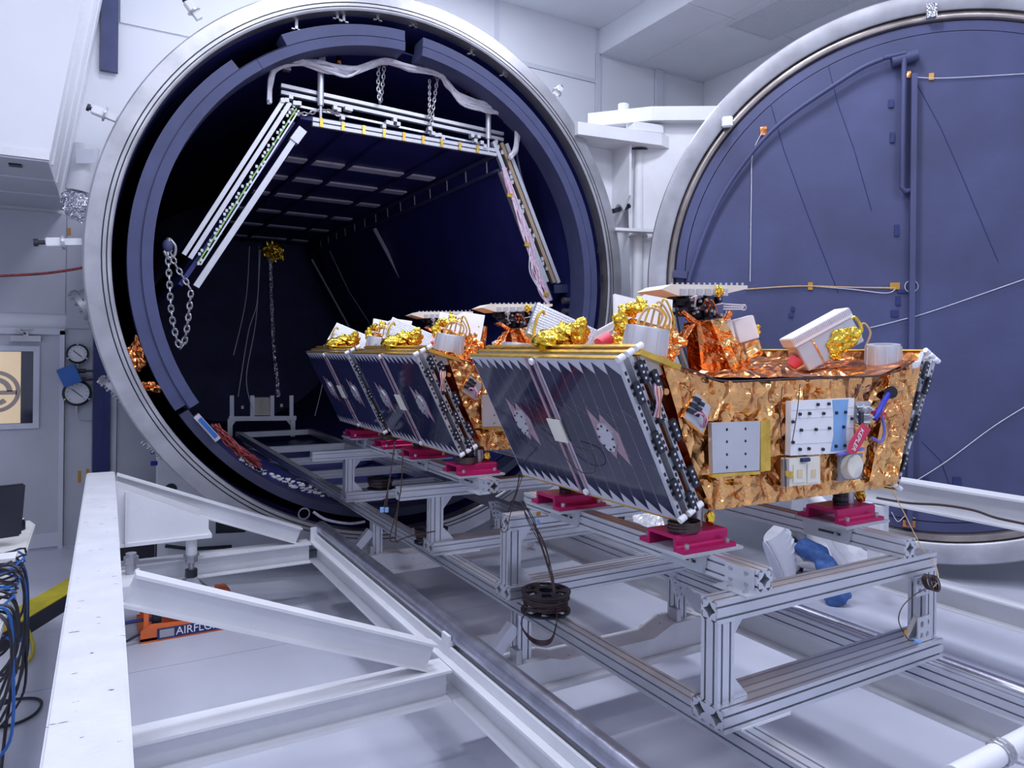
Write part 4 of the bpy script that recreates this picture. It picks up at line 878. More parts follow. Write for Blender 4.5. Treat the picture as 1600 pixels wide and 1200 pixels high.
        # cells on the outer panel
        HS0, HS1 = 2.54, 2.62
        cw, gap = 0.0752, 0.0040
        cols = [(SY0+0.014+0.0752*k, 0.0752) for k in range(7)]+[(HS1+0.0707*k, 0.0707) for k in range(7)]
        outer = [o for o in t.children if o.name.startswith('solar_panel')][-3]
        dt = 0.05; rowl = (LT-0.02-dt)/3
        for ci, (s, cw) in enumerate(cols):
            for r_ in range(3):
                t0 = 0.012+r_*rowl; t1 = t0+rowl
                hole = False
                if hole: 
                    t0 += 0.03; t1 -= 0.10
                c = [(s+gap/2, t0+dt), (s+cw-gap/2, t0), (s+cw-gap/2, t1-gap), (s+gap/2, t1+dt-gap)]
                vs = [P3(a, b, kk) for kk in (-0.0022, -0.0006) for a, b in c]
                MB().poly(vs, [(3, 2, 1, 0), (4, 5, 6, 7), (0, 1, 5, 4), (1, 2, 6, 5), (2, 3, 7, 6), (3, 0, 4, 7)]).build('solar_cell', M_cell, outer)
        if side == 1:
            for s0 in (HS0+0.004, HS1-0.022): slab(MB(), s0, s0+0.018, 0.0, LT, -0.0018, 0.004).build('hinge_tape', M_pinks, outer)
            slab(MB(), HS0+0.025, HS1-0.025, 0.012, LT-0.01, -0.0018, 0.0008).build('centre_strip', M_cell, outer)
            for tt in (0.012, LT-0.02): MB().cyl(P3(HS0+0.014, tt, 0.002), P3(HS0+0.014, tt, 0.016), 0.014, 14).build('hold_down', M_print, outer)
            def octo(s0, tt, rs, rt, mt, kk=0.006, nm='silver_cutout'):
                pts = [P3(s0+rs*math.cos((i+.5)*math.pi/4), tt+rt*math.sin((i+.5)*math.pi/4), 0.0) for i in range(8)]
                n_ = P3(0, 0, 1)-P3(0, 0, 0); o = MB().prism([p-n_*0.0015 for p in pts], n_*(kk+0.0015)).build(nm, mt, outer); return o
            for s0, tt in ((2.23, 0.335), (2.87, 0.335)):
                MB().prism([P3(s0+a_, tt+b_, -0.0004) for a_, b_ in ((0.075, -0.12), (0.02, -0.06), (0.0, -0.10), (-0.075, -0.02), (-0.075, 0.12), (-0.02, 0.06), (0.0, 0.10), (0.075, 0.03))], (P3(0, 0, 1)-P3(0, 0, 0))*0.001).build('cutout_surround', M_pinks, outer); o = octo(s0, tt, 0.05, 0.066, M_silver, 0.012)
                mb = MB()
                for i in range(8): mb.cyl(P3(s0+0.042*math.cos(i*math.pi/4), tt+0.052*math.sin(i*math.pi/4), 0.011), P3(s0+0.042*math.cos(i*math.pi/4), tt+0.052*math.sin(i*math.pi/4), 0.015), 0.005, 6)
                mb.build('cutout_screws', M_blackm, outer)
            slab(MB(), HS0-0.01, HS1+0.01, 0.29, 0.40, 0.0042, 0.010).build('cream_patch', M_cream, outer)
            MB().tube(bez([P3(2.75, 0.36, 0.01), P3(2.62, 0.44, 0.02), P3(2.5, 0.52, 0.03), P3(2.38, 0.50, 0.03), P3(2.36, 0.42, 0.02), P3(2.48, 0.40, 0.02)], 6), 0.002, 5).build('loose_wire', M_wire, outer)
    # bundled harness at the left shoulder
    for k in range(6):
        MB().tube(bez([q(1023+k, 592, yf+0.03), q(1024+2*k, 612, yf), q(1027+k, 632-k, yf-0.005), q(1022+2*k, 652, yf+0.01)], 5), 0.004, 5).build('harness_wire', (M_wirep, M_wirer, M_wiretan)[k % 3], t)
    MB().prism([V(1.66, SY0+0.02, 1.97), V(1.83, SY0+0.02, 1.945), V(1.80, SY0+0.02, 1.90), V(1.70, SY0+0.02, 1.90)], (0, 0.03, 0)).build('shoulder_plate', M_print, t)
    MB().bar(V(1.66, SY0+0.02, 1.985), V(1.85, SY0+0.02, 1.93), 0.10, 0.02).build('gold_shoulder', M_goldb, t)
    MB().prism([V(3.33, SY0+0.0, 1.95), V(3.50, SY0+0.0, 1.965), V(3.46, SY0+0.0, 1.87), V(3.36, SY0, 1.86)], (0, 0.04, 0)).build('shoulder_plate', M_print, t)
    # feet
    for x in (1.99, 2.93):
        for y in (2.06, 2.865):
            MB().cyl((x-0.02, y, 1.311), (x-0.02, y, 1.384), 0.030, 18).build('foot_spring', M_blackm, t, smooth=True)
            MB().lathe(V(x-0.02, y, 1.311), (0, 0, 1), [(0.033, 0.008+0.012*k) if k % 2 else (0.029, 0.008+0.012*k) for k in range(6)], 18, closed=False).build('spring_coils', M_black, t)
            MB().cyl((x+0.045, y, 1.311), (x+0.045, y, 1.384), 0.022, 14).build('foot_post', M_steel, t, smooth=True)
            foil_blob(MB(), V(x+0.085, y-0.03, 1.345), (0.022, 0.022, 0.03), 0.012, 60, 14, 8).build('foot_foil', M_gold, t)
    mb = MB()
    for k in range(9): mb.tube([V(1.93+(0.062+0.003*(k % 3))*math.cos(a*0.42), 1.99+0.03+0.05*math.sin(a*0.42), 1.316+0.004*k) for a in range(16)], 0.0028, 5)
    mb.build('coiled_lead', M_wire, t)
    # ---- top equipment
    def box3(nm, c, ex, ey, ez, mt, par=t, bev=0.004): return MB().obox(c, ex, ey, ez).build(nm, mt, par, bevel=bev)
    def drum(c, r, h, nm, tilt=(0, 0, 1), col=M_silver):
        a = Vector(tilt).normalized()
        o = MB().lathe(c, a, [(r*0.55, h-0.02), (r*0.55, h), (r*0.97, h), (r, h-0.006), (r*1.06, 0), (0.001, 0), (0.001, h-0.02)], 32).build(nm, col, t, smooth=True)
        e1 = a.orthogonal().normalized(); e2 = a.cross(e1); mb = MB()
        for k in range(10):
            an = 2*math.pi*k/10; dd = e1*math.cos(an)+e2*math.sin(an); mb.bar(Vector(c)+dd*r*1.055+a*0.005, Vector(c)+dd*r*1.005+a*(h-0.01), 0.006, 0.004)
        mb.build('drum_rib', M_trim, o); return o
    drum(AY(1006, 552, 2.22), 0.088, 0.105, 'thruster_drum', (0.12, -0.1, 1))
    drum(AY(1380, 573, 2.14), 0.078, 0.11, 'thruster_drum', (-0.1, -0.05, 1))
    drum(AY(812, 560, 2.98), 0.085, 0.07, 'thruster_drum', (0.1, 0, 1))
    def sheet(nm, pts, y, tilt, th, mt):
        base = [AY(u, v, y) for u, v in pts]; zmin = min(p.z for p in base)
        base = [p+V(0, (p.z-zmin)*tilt, 0) for p in base]; n_ = (base[1]-base[0]).cross(base[2]-base[0]).normalized()
        if n_.y < 0: n_ = -n_
        return MB().prism(base, n_*th).build(nm, mt, t)
    hs_ = sheet('white_heat_shield', ((978, 457), (1012, 466), (1026, 458), (1069, 467), (1058, 505), (1047, 540), (990, 530), (965, 520)), 2.42, 0.35, 0.012, M_print)
    p = AY(1052, 520, 2.44); box3('shield_box', p+V(0.0, 0.12, -0.02), V(0.05, 0.03, 0), V(-0.02, 0.07, 0), V(0.01, 0, 0.10), M_foil)
    mb = MB()
    for (u, v, r_) in ((985, 484, (0.042, 0.04, 0.036)), (970, 505, (0.036, 0.04, 0.055)), (1000, 477, (0.028, 0.03, 0.034))): foil_blob(mb, AY(u, v, 2.34), r_, 0.028, 22, 22, 12)
    mb.build('gold_wrap', M_gold, t)
    for k in range(4):
        a0 = AY(990+12*k, 520, 2.25); a1 = AY(1010+9*k, 482-5*k, 2.22); a2 = AY(1035+6*k, 492+3*k, 2.2); a3 = AY(1022+8*k, 522, 2.22)
        MB().tube(bez([a0, a1, a2, a3], 6), 0.005, 6).build('umbilical', M_goldb if k % 2 else M_wiretan, t, smooth=True)
    MB().tube([AY(985, 510, 2.3), AY(1030, 522, 2.3)], 0.035, 14).build('copper_tube', M_foild, t, smooth=True)
    foil_blob(MB(), AY(1045, 540, 2.3), (0.05, 0.05, 0.08), 0.05, 20).build('foil_tuft', M_foil, t)
    # left rear honeycomb box
    hb = [(862, 470), (946, 516), (918, 552), (832, 520)]
    g = sheet('honeycomb_panel', hb, 2.66, 0.5, 0.03, M_silver)
    b4 = [AY(u, v, 2.66) for u, v in hb]; zmin = min(p.z for p in b4); b4 = [p+V(0, (p.z-zmin)*0.5-0.0006, 0) for p in b4]; mb = MB()
    for i in range(1, 22): a = i/22; mb.bar(b4[0].lerp(b4[1], a), b4[3].lerp(b4[2], a), 0.0022, 0.0022)
    for i in range(1, 12): a = i/12; mb.bar(b4[0].lerp(b4[3], a), b4[1].lerp(b4[2], a), 0.0022, 0.0022)
    mb.build('honeycomb_web', M_trim, g, kind='stuff')
    mb = MB()
    for (u, v, r_) in ((885, 525, (0.10, 0.05, 0.06)), (860, 532, (0.09, 0.05, 0.045)), (905, 520, (0.05, 0.04, 0.06))): foil_blob(mb, AY(u, v, 2.56), r_, 0.028, 18, 22, 12)
    mb.build('gold_wrap', M_gold, t)
    MB().cyl(AY(936, 538, 2.62), AY(952, 528, 2.62), 0.03, 16).build('pink_cap', M_pink, t, smooth=True)
    MB().tube(bez([AY(833, 530, 2.7), AY(838, 500, 2.7), AY(847, 486, 2.7), AY(851, 492, 2.7)], 5), 0.007, 6).build('umbilical', M_goldb, t)
    # right tilted box with fins, turned to face across the deck
    hx = V(0.865, -0.502, 0); dp = V(0.502, 0.865, 0); e = (hx*math.cos(0.51)+V(0, 0, 1)*math.sin(0.51)).normalized(); up = dp.cross(e)*-1
    if up.z < 0: up = -up
    c = AY(1288, 538, 2.38)
    bx = box3('finned_box', c, e*0.158, dp*0.07, up*0.068, M_silver)
    tp = box3('finned_lid', c+up*0.094, e*0.166, dp*0.08, up*0.026, M_print, bx)
    mb = MB()
    for k in range(34): mb.obox(c+up*0.102+e*(-0.158+0.0096*k)-dp*0.0815, e*0.003, dp*0.0018, up*0.014)
    mb.build('lid_fins', M_trim, bx, kind='stuff')
    box3('box_seam', c-e*0.07-dp*0.0715, e*0.004, dp*0.002, up*0.066, M_foil, bx, 0)
    fb = MB(); foil_blob(fb, V(0, 0, 0), (0.098, 0.022, 0.058), 0.022, 18, 26, 14)
    fb.v = [c+e*0.07-dp*0.078-up*0.012+e*v.x+dp*v.y+up*v.z for v in fb.v]; fb.build('gold_wrap', M_gold, t)
    foil_blob(MB(), c+e*0.0-dp*0.07-up*0.07, (0.05, 0.025, 0.02), 0.02, 24).build('gold_wrap', M_gold, t)
    MB().tube([c-e*0.158+up*0.0, c-e*0.20-up*0.02], [0.04, 0.024], 14).build('pink_cap', M_pink, t, smooth=True)
    MB().tube(bez([c+e*0.15+up*0.03, c+e*0.20+up*0.05, c+e*0.205-up*0.02, c+e*0.165-up*0.05], 6), 0.009, 8).build('umbilical', M_gold, t)
    MB().tube(bez([c+e*0.165-up*0.05, c+e*0.225-up*0.0, c+e*0.235-up*0.06, c+e*0.18-up*0.11], 6), 0.005, 6).build('umbilical', M_wiretan, t)
    # antenna turret in the middle of the deck
    ya = 2.62
    def T(u, v, y=ya): return AY(u, v, y)
    an = MB().prism([T(1033, 452), T(1050, 444), T(1168, 446), T(1168, 451), T(1130, 460), T(1060, 462)], (0.03, 0.22, 0)).build('antenna_plate', M_cream, t)
    mb = MB()
    for k in range(14): p = T(1052+8.5*k, 443.5); mb.cyl(p+V(0.0, 0.01, -0.006), p+V(0, 0.01, 0.006), 0.006, 6)
    for k in range(6): mb.box(T(1062+13*k, 462), T(1070+13*k, 452)+V(0, -0.012, 0))
    mb.build('plate_fittings', M_silver, an)
    foil_blob(MB(), T(1119, 455)-V(0, 0.02, 0), (0.02, 0.02, 0.03), 0.02, 40, 16, 10).build('gold_wrap', M_gold, an)
    mb = MB(); rnd = random.Random(3)
    for k in range(46):
        p = T(rnd.uniform(1072, 1132), rnd.uniform(466, 494))+V(0, rnd.uniform(0, 0.14), 0); a_, b_, c_ = [rnd.uniform(0.008, 0.026) for _ in range(3)]
        mb.box(p-V(a_, b_, c_), p+V(a_, b_, c_))
    mb.build('gimbal_motor', M_blackm, t, kind='stuff')
    mb = MB()
    for k in range(22):
        p = T(rnd.uniform(1074, 1134), rnd.uniform(466, 494))+V(0, rnd.uniform(-0.03, 0.0), 0); mb.box(p-V(.006, .008, .006), p+V(.006, .004, .006))
    mb.build('gimbal_fittings', M_steel, t, kind='stuff')
    for k in range(9):
        p = T(rnd.uniform(1078, 1115), rnd.uniform(468, 490)); MB().tube(bez([p, p+V(rnd.uniform(-.05, .05), -0.04, rnd.uniform(.0, .05)), p+V(rnd.uniform(-.06, .08), -0.02, rnd.uniform(-.05, .03))], 5), 0.003, 5).build('gimbal_wire', (M_wirew, M_foild, M_wire)[k % 3], t)
    for k in range(3): MB().tube([T(1130, 475+4*k), T(1164-2*k, 477+3*k)], 0.004, 6).build('gimbal_rod', M_wirew, t)
    MB().lathe(T(1163, 480), (0, 1, 0), [(0.017, 0), (0.011, 0), (0.011, .008), (0.017, .008)], 16).build('rod_eye', M_steel, t)
    def strip(pts, th, mt, y=ya, amp=0.014):
        w4 = [T(u, v, y) for u, v in pts]; vs, fs = foil_grid(w4, 14, 26, amp, 14); mb = MB().poly(vs, fs)
        vs2 = [v+V(0, th, 0) for v in vs]; mb.poly(vs2, fs); return mb.build('foil_strut', mt, t)
    strip(((1088, 504), (1126, 500), (1160, 590), (1098, 590)), 0.09, M_foild)
    strip(((1110, 500), (1130, 497), (1186, 588), (1150, 596)), 0.10, M_foil, ya-0.05)
    strip(((1076, 510), (1090, 502), (1056, 558), (1046, 556)), 0.03, M_foild)
    strip(((1064, 488), (1068, 484), (1100, 508), (1094, 512)), 0.02, M_foild)
    strip(((1130, 505), (1140, 498), (1146, 487), (1140, 484)), 0.02, M_foild)
    h2 = (hx*math.cos(0.28)+V(0, 0, 1)*math.sin(0.28)).normalized(); u2 = dp.cross(h2); u2 = u2 if u2.z > 0 else -u2
    box3('thruster_box', T(1167, 514)+dp*0.05, h2*0.054, dp*0.045, u2*0.062, M_print)
    box3('thruster_box', T(1140, 512)+dp*0.08, h2*0.030, dp*0.045, u2*0.060, M_print)
    box3('copper_box', T(1178, 545)+dp*0.05, h2*0.042, dp*0.045, u2*0.042, M_foil)
    mb = MB(); foil_blob(mb, T(1187, 518)+V(0, 0.03, 0), (0.025, 0.03, 0.04), 0.02, 40, 18, 10); foil_blob(mb, T(1185, 548)+V(0, 0.03, 0), (0.03, 0.03, 0.02), 0.02, 40, 18, 10); mb.build('gold_wrap', M_gold, t)
    return t
sat = build_satellite('foil wrapped satellite closest to the viewer, orange front with white panels')
for lab_, dy in (('foil wrapped satellite at the chamber mouth, second of three', 1.835), ('foil wrapped satellite farthest inside the chamber mouth, mostly hidden', 3.125)):
    c = copy_tree(sat, None, (0, dy, 0)); c['label'] = lab_
    for ch_ in c.children:
        if ch_.name.startswith('red_tag') or ch_.name.startswith('violet') : pass
# ================================================================== HEATER CAGE INSIDE THE CHAMBER
YC0, YC1 = 6.50, 14.5
def CY_(u, v, y=YC0): return AY(u, v, y)
cg = thing('heater_cage', (2.55, YC0, 2.5), 'trapezoid lamp heater cage with silver bars hung inside the chamber mouth', 'heater cage')
TL, TR = CY_(488, 187), CY_(775, 242); zt_ = (TL.z+TR.z)/2; TL.z = TR.z = zt_
LB, RB = CY_(306, 448), CY_(858, 470)
def tube_bar(nm, a, b, w_, h_, mt=M_alu, par=cg, up=(0, 1, 0)): return MB().bar(a, b, w_, h_, up).build(nm, mt, par)
# inner frame front bars
for dz in (-0.022, 0.022): tube_bar('top_front_bar', TL+V(0, 0, dz), TR+V(0, 0, dz), 0.032, 0.038, M_silver)
mb = MB()
for k in range(9):
    p = TL.lerp(TR, 0.04+0.105*k)+V(0, -0.028, 0); mb.box(p-V(0.014, 0.002, 0.04), p+V(0.014, 0.0, 0.04))
mb.build_each('tape_wrap', M_goldb, cg)
tube_bar('left_arm', CY_(466, 208), LB, 0.05, 0.05, M_silver)
tube_bar('left_arm_sleeve', CY_(472, 203), CY_(458, 222), 0.08, 0.08, M_silver)
tube_bar('right_arm', CY_(783, 268), RB, 0.055, 0.05, M_silver)
# outer lamp bars
oL, oR = CY_(441, 136), CY_(790, 212); 
for k, (dz, mt) in enumerate(((0.03, M_silver), (-0.03, M_silver), (-0.12, M_alu), (-0.2, mat('lamp_tube', (0.55, 0.55, 0.42), 0.2, 0.4)))):
    tube_bar('outer_lamp_bar', oL+V(0, 0.06, dz), oR+V(0, 0.06, dz), 0.032 if k < 2 else 0.02, 0.045 if k < 2 else 0.025, mt)
olb, orb = CY_(287, 398), CY_(872, 442)
lt = CY_(444, 155)
for k, off in enumerate((0.0, 0.055, 0.125, 0.15)):
    n_ = V(0.86, 0, -0.5)
    tube_bar('outer_left_bar', lt+n_*off, olb+n_*off, 0.036 if k < 2 else 0.012, 0.042 if k < 2 else 0.012, (M_silver, M_silver, M_lime, M_alu)[k])
rt_ = CY_(790, 225)
for k, off in enumerate((0.0, -0.06, -0.15)):
    tube_bar('outer_right_bar', rt_+V(off, 0, 0), orb+V(off, 0, 0), 0.04, 0.045, (M_silver, mat('brass_bar', (0.5, 0.38, 0.26), 0.35, 0.7), M_alu)[k])
mb = MB(); rnd = random.Random(11)
for k in range(64):
    s = k/63; base = oL.lerp(oR, s)+V(0, 0, -0.12+rnd.uniform(-0.05, 0.05)); 
    if k % 13 < 5: mb.box(base-V(.018, .03, .018), base+V(.018, .03, .018))
for k in range(46):
    base = lt.lerp(olb, k/45)+V(0.86, 0, -0.5)*rnd.uniform(0.09, 0.14); mb.box(base-V(.010, .012, .012), base+V(.010, .012, .012))
for k in range(30):
    base = rt_.lerp(orb, k/29)+V(rnd.uniform(-0.13, -0.08), 0, 0)
    if k % 6 < 3: mb.box(base-V(.015, .02, .02), base+V(.015, .02, .02))
mb.build('lamp_sockets', M_silver, cg, kind='stuff')
# dark panels: top, left, right
pt = MB().prism([TL+V(-0.1, 0.03, 0.02), TR+V(0.05, 0.03, 0.02), TR+V(0.05, YC1-YC0, 0.02), TL+V(-0.1, YC1-YC0, 0.02)], (0, 0, 0.04)).build('top_panel', M_navy, cg)
MB().prism([TR+V(0.05, 0.04, 0), RB+V(0.05, 0.04, 0), RB+V(0.05, YC1-YC0, 0), TR+V(0.05, YC1-YC0, 0)], (0.03, 0, 0.02)).build('right_panel', M_navy, cg)
MB().prism([TL+V(-0.14, 0.04, -0.02), LB+V(-0.10, 0.04, 0), LB+V(-0.10, YC1-YC0, 0), TL+V(-0.14, YC1-YC0, -0.02)], (-0.03, 0, 0.02)).build('left_panel', M_navy, cg)
# reflective slats under the top panel, broken by dark ribs
M_slat = mat('slat_metal', (0.78, 0.79, 0.88), 0.45, 0.0, var=0.1)
for y in (7.85, 8.75, 9.75, 11.0, 12.3, 13.7):
    for a, b in ((0.05, 0.16), (0.20, 0.38), (0.41, 0.75), (0.78, 0.96)):
        MB().box((TL.x+(TR.x-TL.x)*a, y, zt_-0.002), (TL.x+(TR.x-TL.x)*b, y+0.17, zt_+0.018)).build('reflector_slat', M_slat, cg)
for a in (0.18, 0.395, 0.765): tube_bar('panel_rib', V(TL.x+(TR.x-TL.x)*a, YC0+0.1, zt_-0.01), V(TL.x+(TR.x-TL.x)*a, YC1, zt_-0.01), 0.035, 0.03, M_navy, up=(0, 0, 1))
# ladder rail along the right top edge
r0 = TR+V(0.0, 0.05, -0.02)
for dz in (0.0, -0.14): tube_bar('edge_rail', r0+V(0.06 if dz else 0, 0, dz), r0+V(0.06 if dz else 0, 7.6, dz), 0.03, 0.03, M_shroud, up=(0, 0, 1))
for k in range(14): tube_bar('edge_rung', r0+V(0.05, 0.25+0.5*k, 0), r0+V(0.06, 0.25+0.5*k, -0.14), 0.012, 0.012, M_trim)
# dividers on the right wall
for (u0, v0, u1, v1, y, w_) in ((585, 357, 661, 500, 10.4, 0.05), (487, 405, 545, 510, 13.5, 0.03)):
    x0 = AY(u0, v0, y); x1 = AY(u1, v1, y); tube_bar('wall_divider', x0, x1, w_, 0.03, M_trim)
for pts, y in ((((515, 392), (545, 455), (578, 506)), 12.5), (((690, 315), (712, 370), (735, 430)), 8.6), (((650, 340), (668, 390), (684, 435)), 9.2), (((738, 300), (775, 350), (828, 415)), 7.6), (((760, 320), (772, 345), (800, 420)), 7.6)):
    MB().tube([AY(u, v, y) for u, v in pts], 0.006, 5).build('panel_wire', M_wirew, cg)
# vertical hanger rods
for u, v0, v1 in ((501, 108, 190), (763, 165, 240)):
    a, b = CY_(u, v0), CY_(u, v1); MB().cyl(a, b.lerp(a, 0.3), 0.028, 12).cyl(b.lerp(a, 0.3), b, 0.014, 10).build('hanger_rod', M_silver, cg, smooth=True)
mb = MB()
for (u, v) in ((448, 100), (601, 92), (683, 112), (502, 100), (764, 163), (793, 183)):
    p = CY_(u, v); mb.box(p-V(.03, .03, .06), p+V(.03, .03, .06))
mb.build_each('hanger_clamp', M_steel, cg)
# chains: each its own thing
def chain(pts, label, link=0.05, r=0.006):
    P = bez([Vector(p) for p in pts], 14); L = [0]
    for i in range(1, len(P)): L.append(L[-1]+(P[i]-P[i-1]).length)
    n = max(3, int(L[-1]/(link*0.72))); mb = MB(); j = 0
    for k in range(n):
        s = L[-1]*(k+0.5)/n
        while j < len(L)-2 and L[j+1] < s: j += 1
        f = (s-L[j])/max(1e-6, L[j+1]-L[j]); c = P[j].lerp(P[j+1], f); d = (P[j+1]-P[j]).normalized()
        e = V(0, 1, 0) if k % 2 else d.cross(V(0, 1, 0)).normalized(); e = (e-d*e.dot(d)).normalized()
        lp = [c+d*link/2*math.cos(a)*1.0+e*link*0.30*math.sin(a) for a in [2*math.pi*q/8 for q in range(9)]]
        mb.tube(lp, r, 5, cap=False)
    return tag(mb.build('chain', M_steel), label, 'chain', 'chains in the chamber')
chain([CY_(262, 385), CY_(264, 430), CY_(268, 490), CY_(276, 530), CY_(283, 542), CY_(290, 525), CY_(296, 480), CY_(298, 455)], 'long steel chain loop hanging at the left lower corner of the cage', 0.065, 0.008)
chain([CY_(262, 385), CY_(275, 415), CY_(288, 436), CY_(298, 452)], 'short steel chain slung to the left arm end of the cage', 0.06, 0.007)
chain([CY_(592, 100), CY_(591, 135), CY_(594, 160), CY_(598, 130), CY_(600, 105)], 'doubled steel chain hanging at the middle of the top cage bar', 0.05)
chain([CY_(684, 120), CY_(678, 160), CY_(673, 205)], 'single steel chain hanging right of the middle of the top cage bar', 0.05)
chain([CY_(671, 125), CY_(671, 160), CY_(670, 185)], 'thin straight chain hanging beside the right cage chain', 0.04)
chain([CY_(445, 168), CY_(475, 178), CY_(505, 172), CY_(530, 180)], 'slack chain lying under the left end of the outer lamp bars', 0.05)
hk = thing('chain_hoist', CY_(262, 385), 'small chain hook block at the lower left of the cage', 'hoist')
MB().ball(CY_(262, 384), 0.042, 12, 8, (1, 0.7, 1.25)).build('hook_block', M_shroud, hk, smooth=True)
MB().tube(bez([CY_(256, 392), CY_(262, 402), CY_(272, 400), CY_(274, 385), CY_(266, 374)], 6), 0.012, 8).build('hook', M_steel, hk, smooth=True)
MB().cyl(CY_(263, 385), CY_(264, 372), 0.02, 10).build('swivel', M_steel, hk)
# white cable bundle over the cage
cbd = thing('cable_bundle', CY_(600, 100), 'thick bundle of white cables draped along the top of the cage', 'cables')
base = [(421, 158), (423, 125), (434, 103), (470, 96), (510, 100), (545, 106), (575, 103), (601, 95), (640, 106), (684, 114), (700, 132), (722, 150), (758, 163), (785, 175), (800, 188), (808, 205), (806, 232), (797, 245)]
rnd = random.Random(5)
for k in range(30):
    ph = rnd.uniform(0, 6.28)
    pts = [CY_(u+rnd.uniform(-2.5, 2.5), v+rnd.uniform(-4.0, 5.0)+(10*rnd.random() if i in (4, 5, 11, 12) else 0), YC0-0.05+rnd.uniform(-0.04, 0.04)) for i, (u, v) in enumerate(base)]
    MB().tube(bez(pts, 5), 0.012, 6).build('white_cable', M_wirew, cbd, smooth=True)
# pink and white wire loom along the right arm
lm = thing('wire_loom', CY_(820, 360), 'pink and white wire loom strapped along the right cage arm', 'wires')
for k in range(12):
    pts = [(786+rnd.uniform(-2, 5), 262), (798+rnd.uniform(-4, 6), 300), (813+rnd.uniform(-5, 6), 345), (828+rnd.uniform(-6, 6), 390), (838+rnd.uniform(-14, 6), 425), (849+rnd.uniform(-8, 6), 455), (856, 476)]
    MB().tube(bez([CY_(u, v, YC0-0.05) for u, v in pts], 5), 0.007, 5).build('loom_wire', (M_wirep, M_wirew, M_wirep)[k % 3], lm)
for pts in (((790, 240), (812, 290), (830, 345), (848, 400), (868, 440)), ((806, 235), (815, 280), (835, 340), (852, 395), (864, 442))):
    MB().tube(bez([CY_(u, v, YC0+0.03) for u, v in pts], 6), 0.014, 8).build('loom_wire', M_shroud, lm, smooth=True)
mb = MB()
for u, v in ((796, 305), (823, 382), (853, 460)): p = CY_(u, v, YC0-0.06); mb.box(p-V(.03, .01, .02), p+V(.03, .01, .02))
mb.build_each('loom_tape', M_goldb, lm)
# gold foil bundle with hanging cable deep in the chamber
gb = thing('hanging_harness', AY(425, 390, 11), 'sparkling foil tipped harness hanging down in the middle of the chamber', 'harness')
foil_blob(MB(), AY(426, 392, 11), (0.16, 0.12, 0.14), 0.12, 16).build('foil_knot', M_gold, gb)
pts = [AY(u, v, 11) for u, v in ((422, 400), (423, 450), (425, 500), (428, 550), (432, 590), (434, 620))]
P_ = bez(pts, 12); vs_ = MB()
vs_.tube(P_, [0.028+0.02*abs(noise.noise(p*9)) for p in P_], 7); vs_.build('foil_braid', M_silverfoil, gb)
for pts in (((390, 385), (384, 470), (365, 555)), ((405, 385), (402, 470), (388, 520), (372, 620)), ((407, 390), (400, 500), (385, 590), (395, 640)), ((500, 545), (505, 590), (492, 650))):
    MB().tube(bez([AY(u, v, 11) for u, v in pts], 8), 0.006, 5).build('thin_wire', M_wirew, gb)
# ================================================================== TEST BENCH AT THE FAR END
YBN = 11.6
tb = thing('instrument_bench', AY(408, 668, YBN), 'small aluminium bench with a pale square target plate deep in the chamber', 'bench')
def BN(u, v): return AY(u, v, YBN)
MB().bar(BN(357, 654), BN(462, 653), 0.08, 0.07, (0, 0, 1)).build('bench_rail', M_alu, tb)
for u in (359, 457): MB().bar(BN(u, 654), BN(u, 682), 0.07, 0.07, (0, 1, 0)).build('bench_leg', M_alu, tb)
for u in (362, 394, 425, 455): MB().bar(BN(u, 618), BN(u, 651), 0.06, 0.04, (0, 1, 0)).build('bench_upright', M_alu, tb)
pl_ = MB().prism([BN(396, 621), BN(423, 621), BN(423, 649), BN(396, 649)], (0, 0.03, 0)).build('target_plate', M_cream, tb)
MB().box(BN(407, 638)+V(0, -0.02, 0), BN(412, 633)+V(0, -0.001, 0)).build('plate_boss', M_print, pl_)
for u, v in ((379, 637), (440, 634)): MB().box(BN(u-2, v+2), BN(u+2, v-3)+V(0, 0.02, 0)).build('small_sensor', M_print, tb)
for s, u in ((1, 361), (-1, 456)): MB().prism([BN(u, 656), BN(u+s*9, 656), BN(u, 668)], (0, 0.02, 0)).build('bench_gusset', M_alu, tb)
# cables and connectors on the chamber floor (left)
cf = thing('red_cable_heap', AY(350, 690, 6.9), 'heap of red wires spilling over the shroud edge at lower left', 'cables')
rnd = random.Random(9)
def onliner(p):
    z = ZC-math.sqrt(max(0.01, 2.045**2-(p.x-XC)**2))+0.02+0.03*rnd.random(); return V(p.x, p.y, max(p.z, z))
for k in range(26):
    pts = [AY(u+rnd.uniform(-7, 7)+4, v+rnd.uniform(-7, 6)-4, 6.3+rnd.uniform(0, 0.1)) for u, v in ((332, 672), (345, 688), (358, 700), (372, 712), (388, 722), (398, 730))]
    MB().tube(bez(pts, 5), 0.0045, 5).build('red_wire', M_wirer, cf)
lb_ = thing('connector_strip', AY(325, 668, 6.6), 'blue and white connector strip clipped to the shroud edge', 'connectors')
MB().bar(AY(306, 649, 6.22), AY(340, 687, 6.22), 0.05, 0.06, (0, 1, 0)).build('strip_body', M_silver, lb_)
MB().bar(AY(312, 654, 6.18), AY(338, 683, 6.18), 0.03, 0.035, (0, 1, 0)).build('strip_sockets', M_led if False else M_blue, lb_)
mb = MB()
for k in range(34):
    p = AY(375+rnd.uniform(0, 40), 718+rnd.uniform(0, 28), 6.6); p.z = ZC-math.sqrt(max(0.01, 2.12**2-(p.x-XC)**2))+rnd.uniform(0.0, 0.03); mb.box(p-V(.014, .012, .006), p+V(.014, .012, .008))
for k in range(70):
    x = rnd.uniform(1.45, 2.0); y = rnd.uniform(6.5, 7.3); z = ZC-math.sqrt(2.125**2-(x-XC)**2)+0.004; mb.box(V(x-.016, y-.008, z), V(x+.016, y+.008, z+.012))
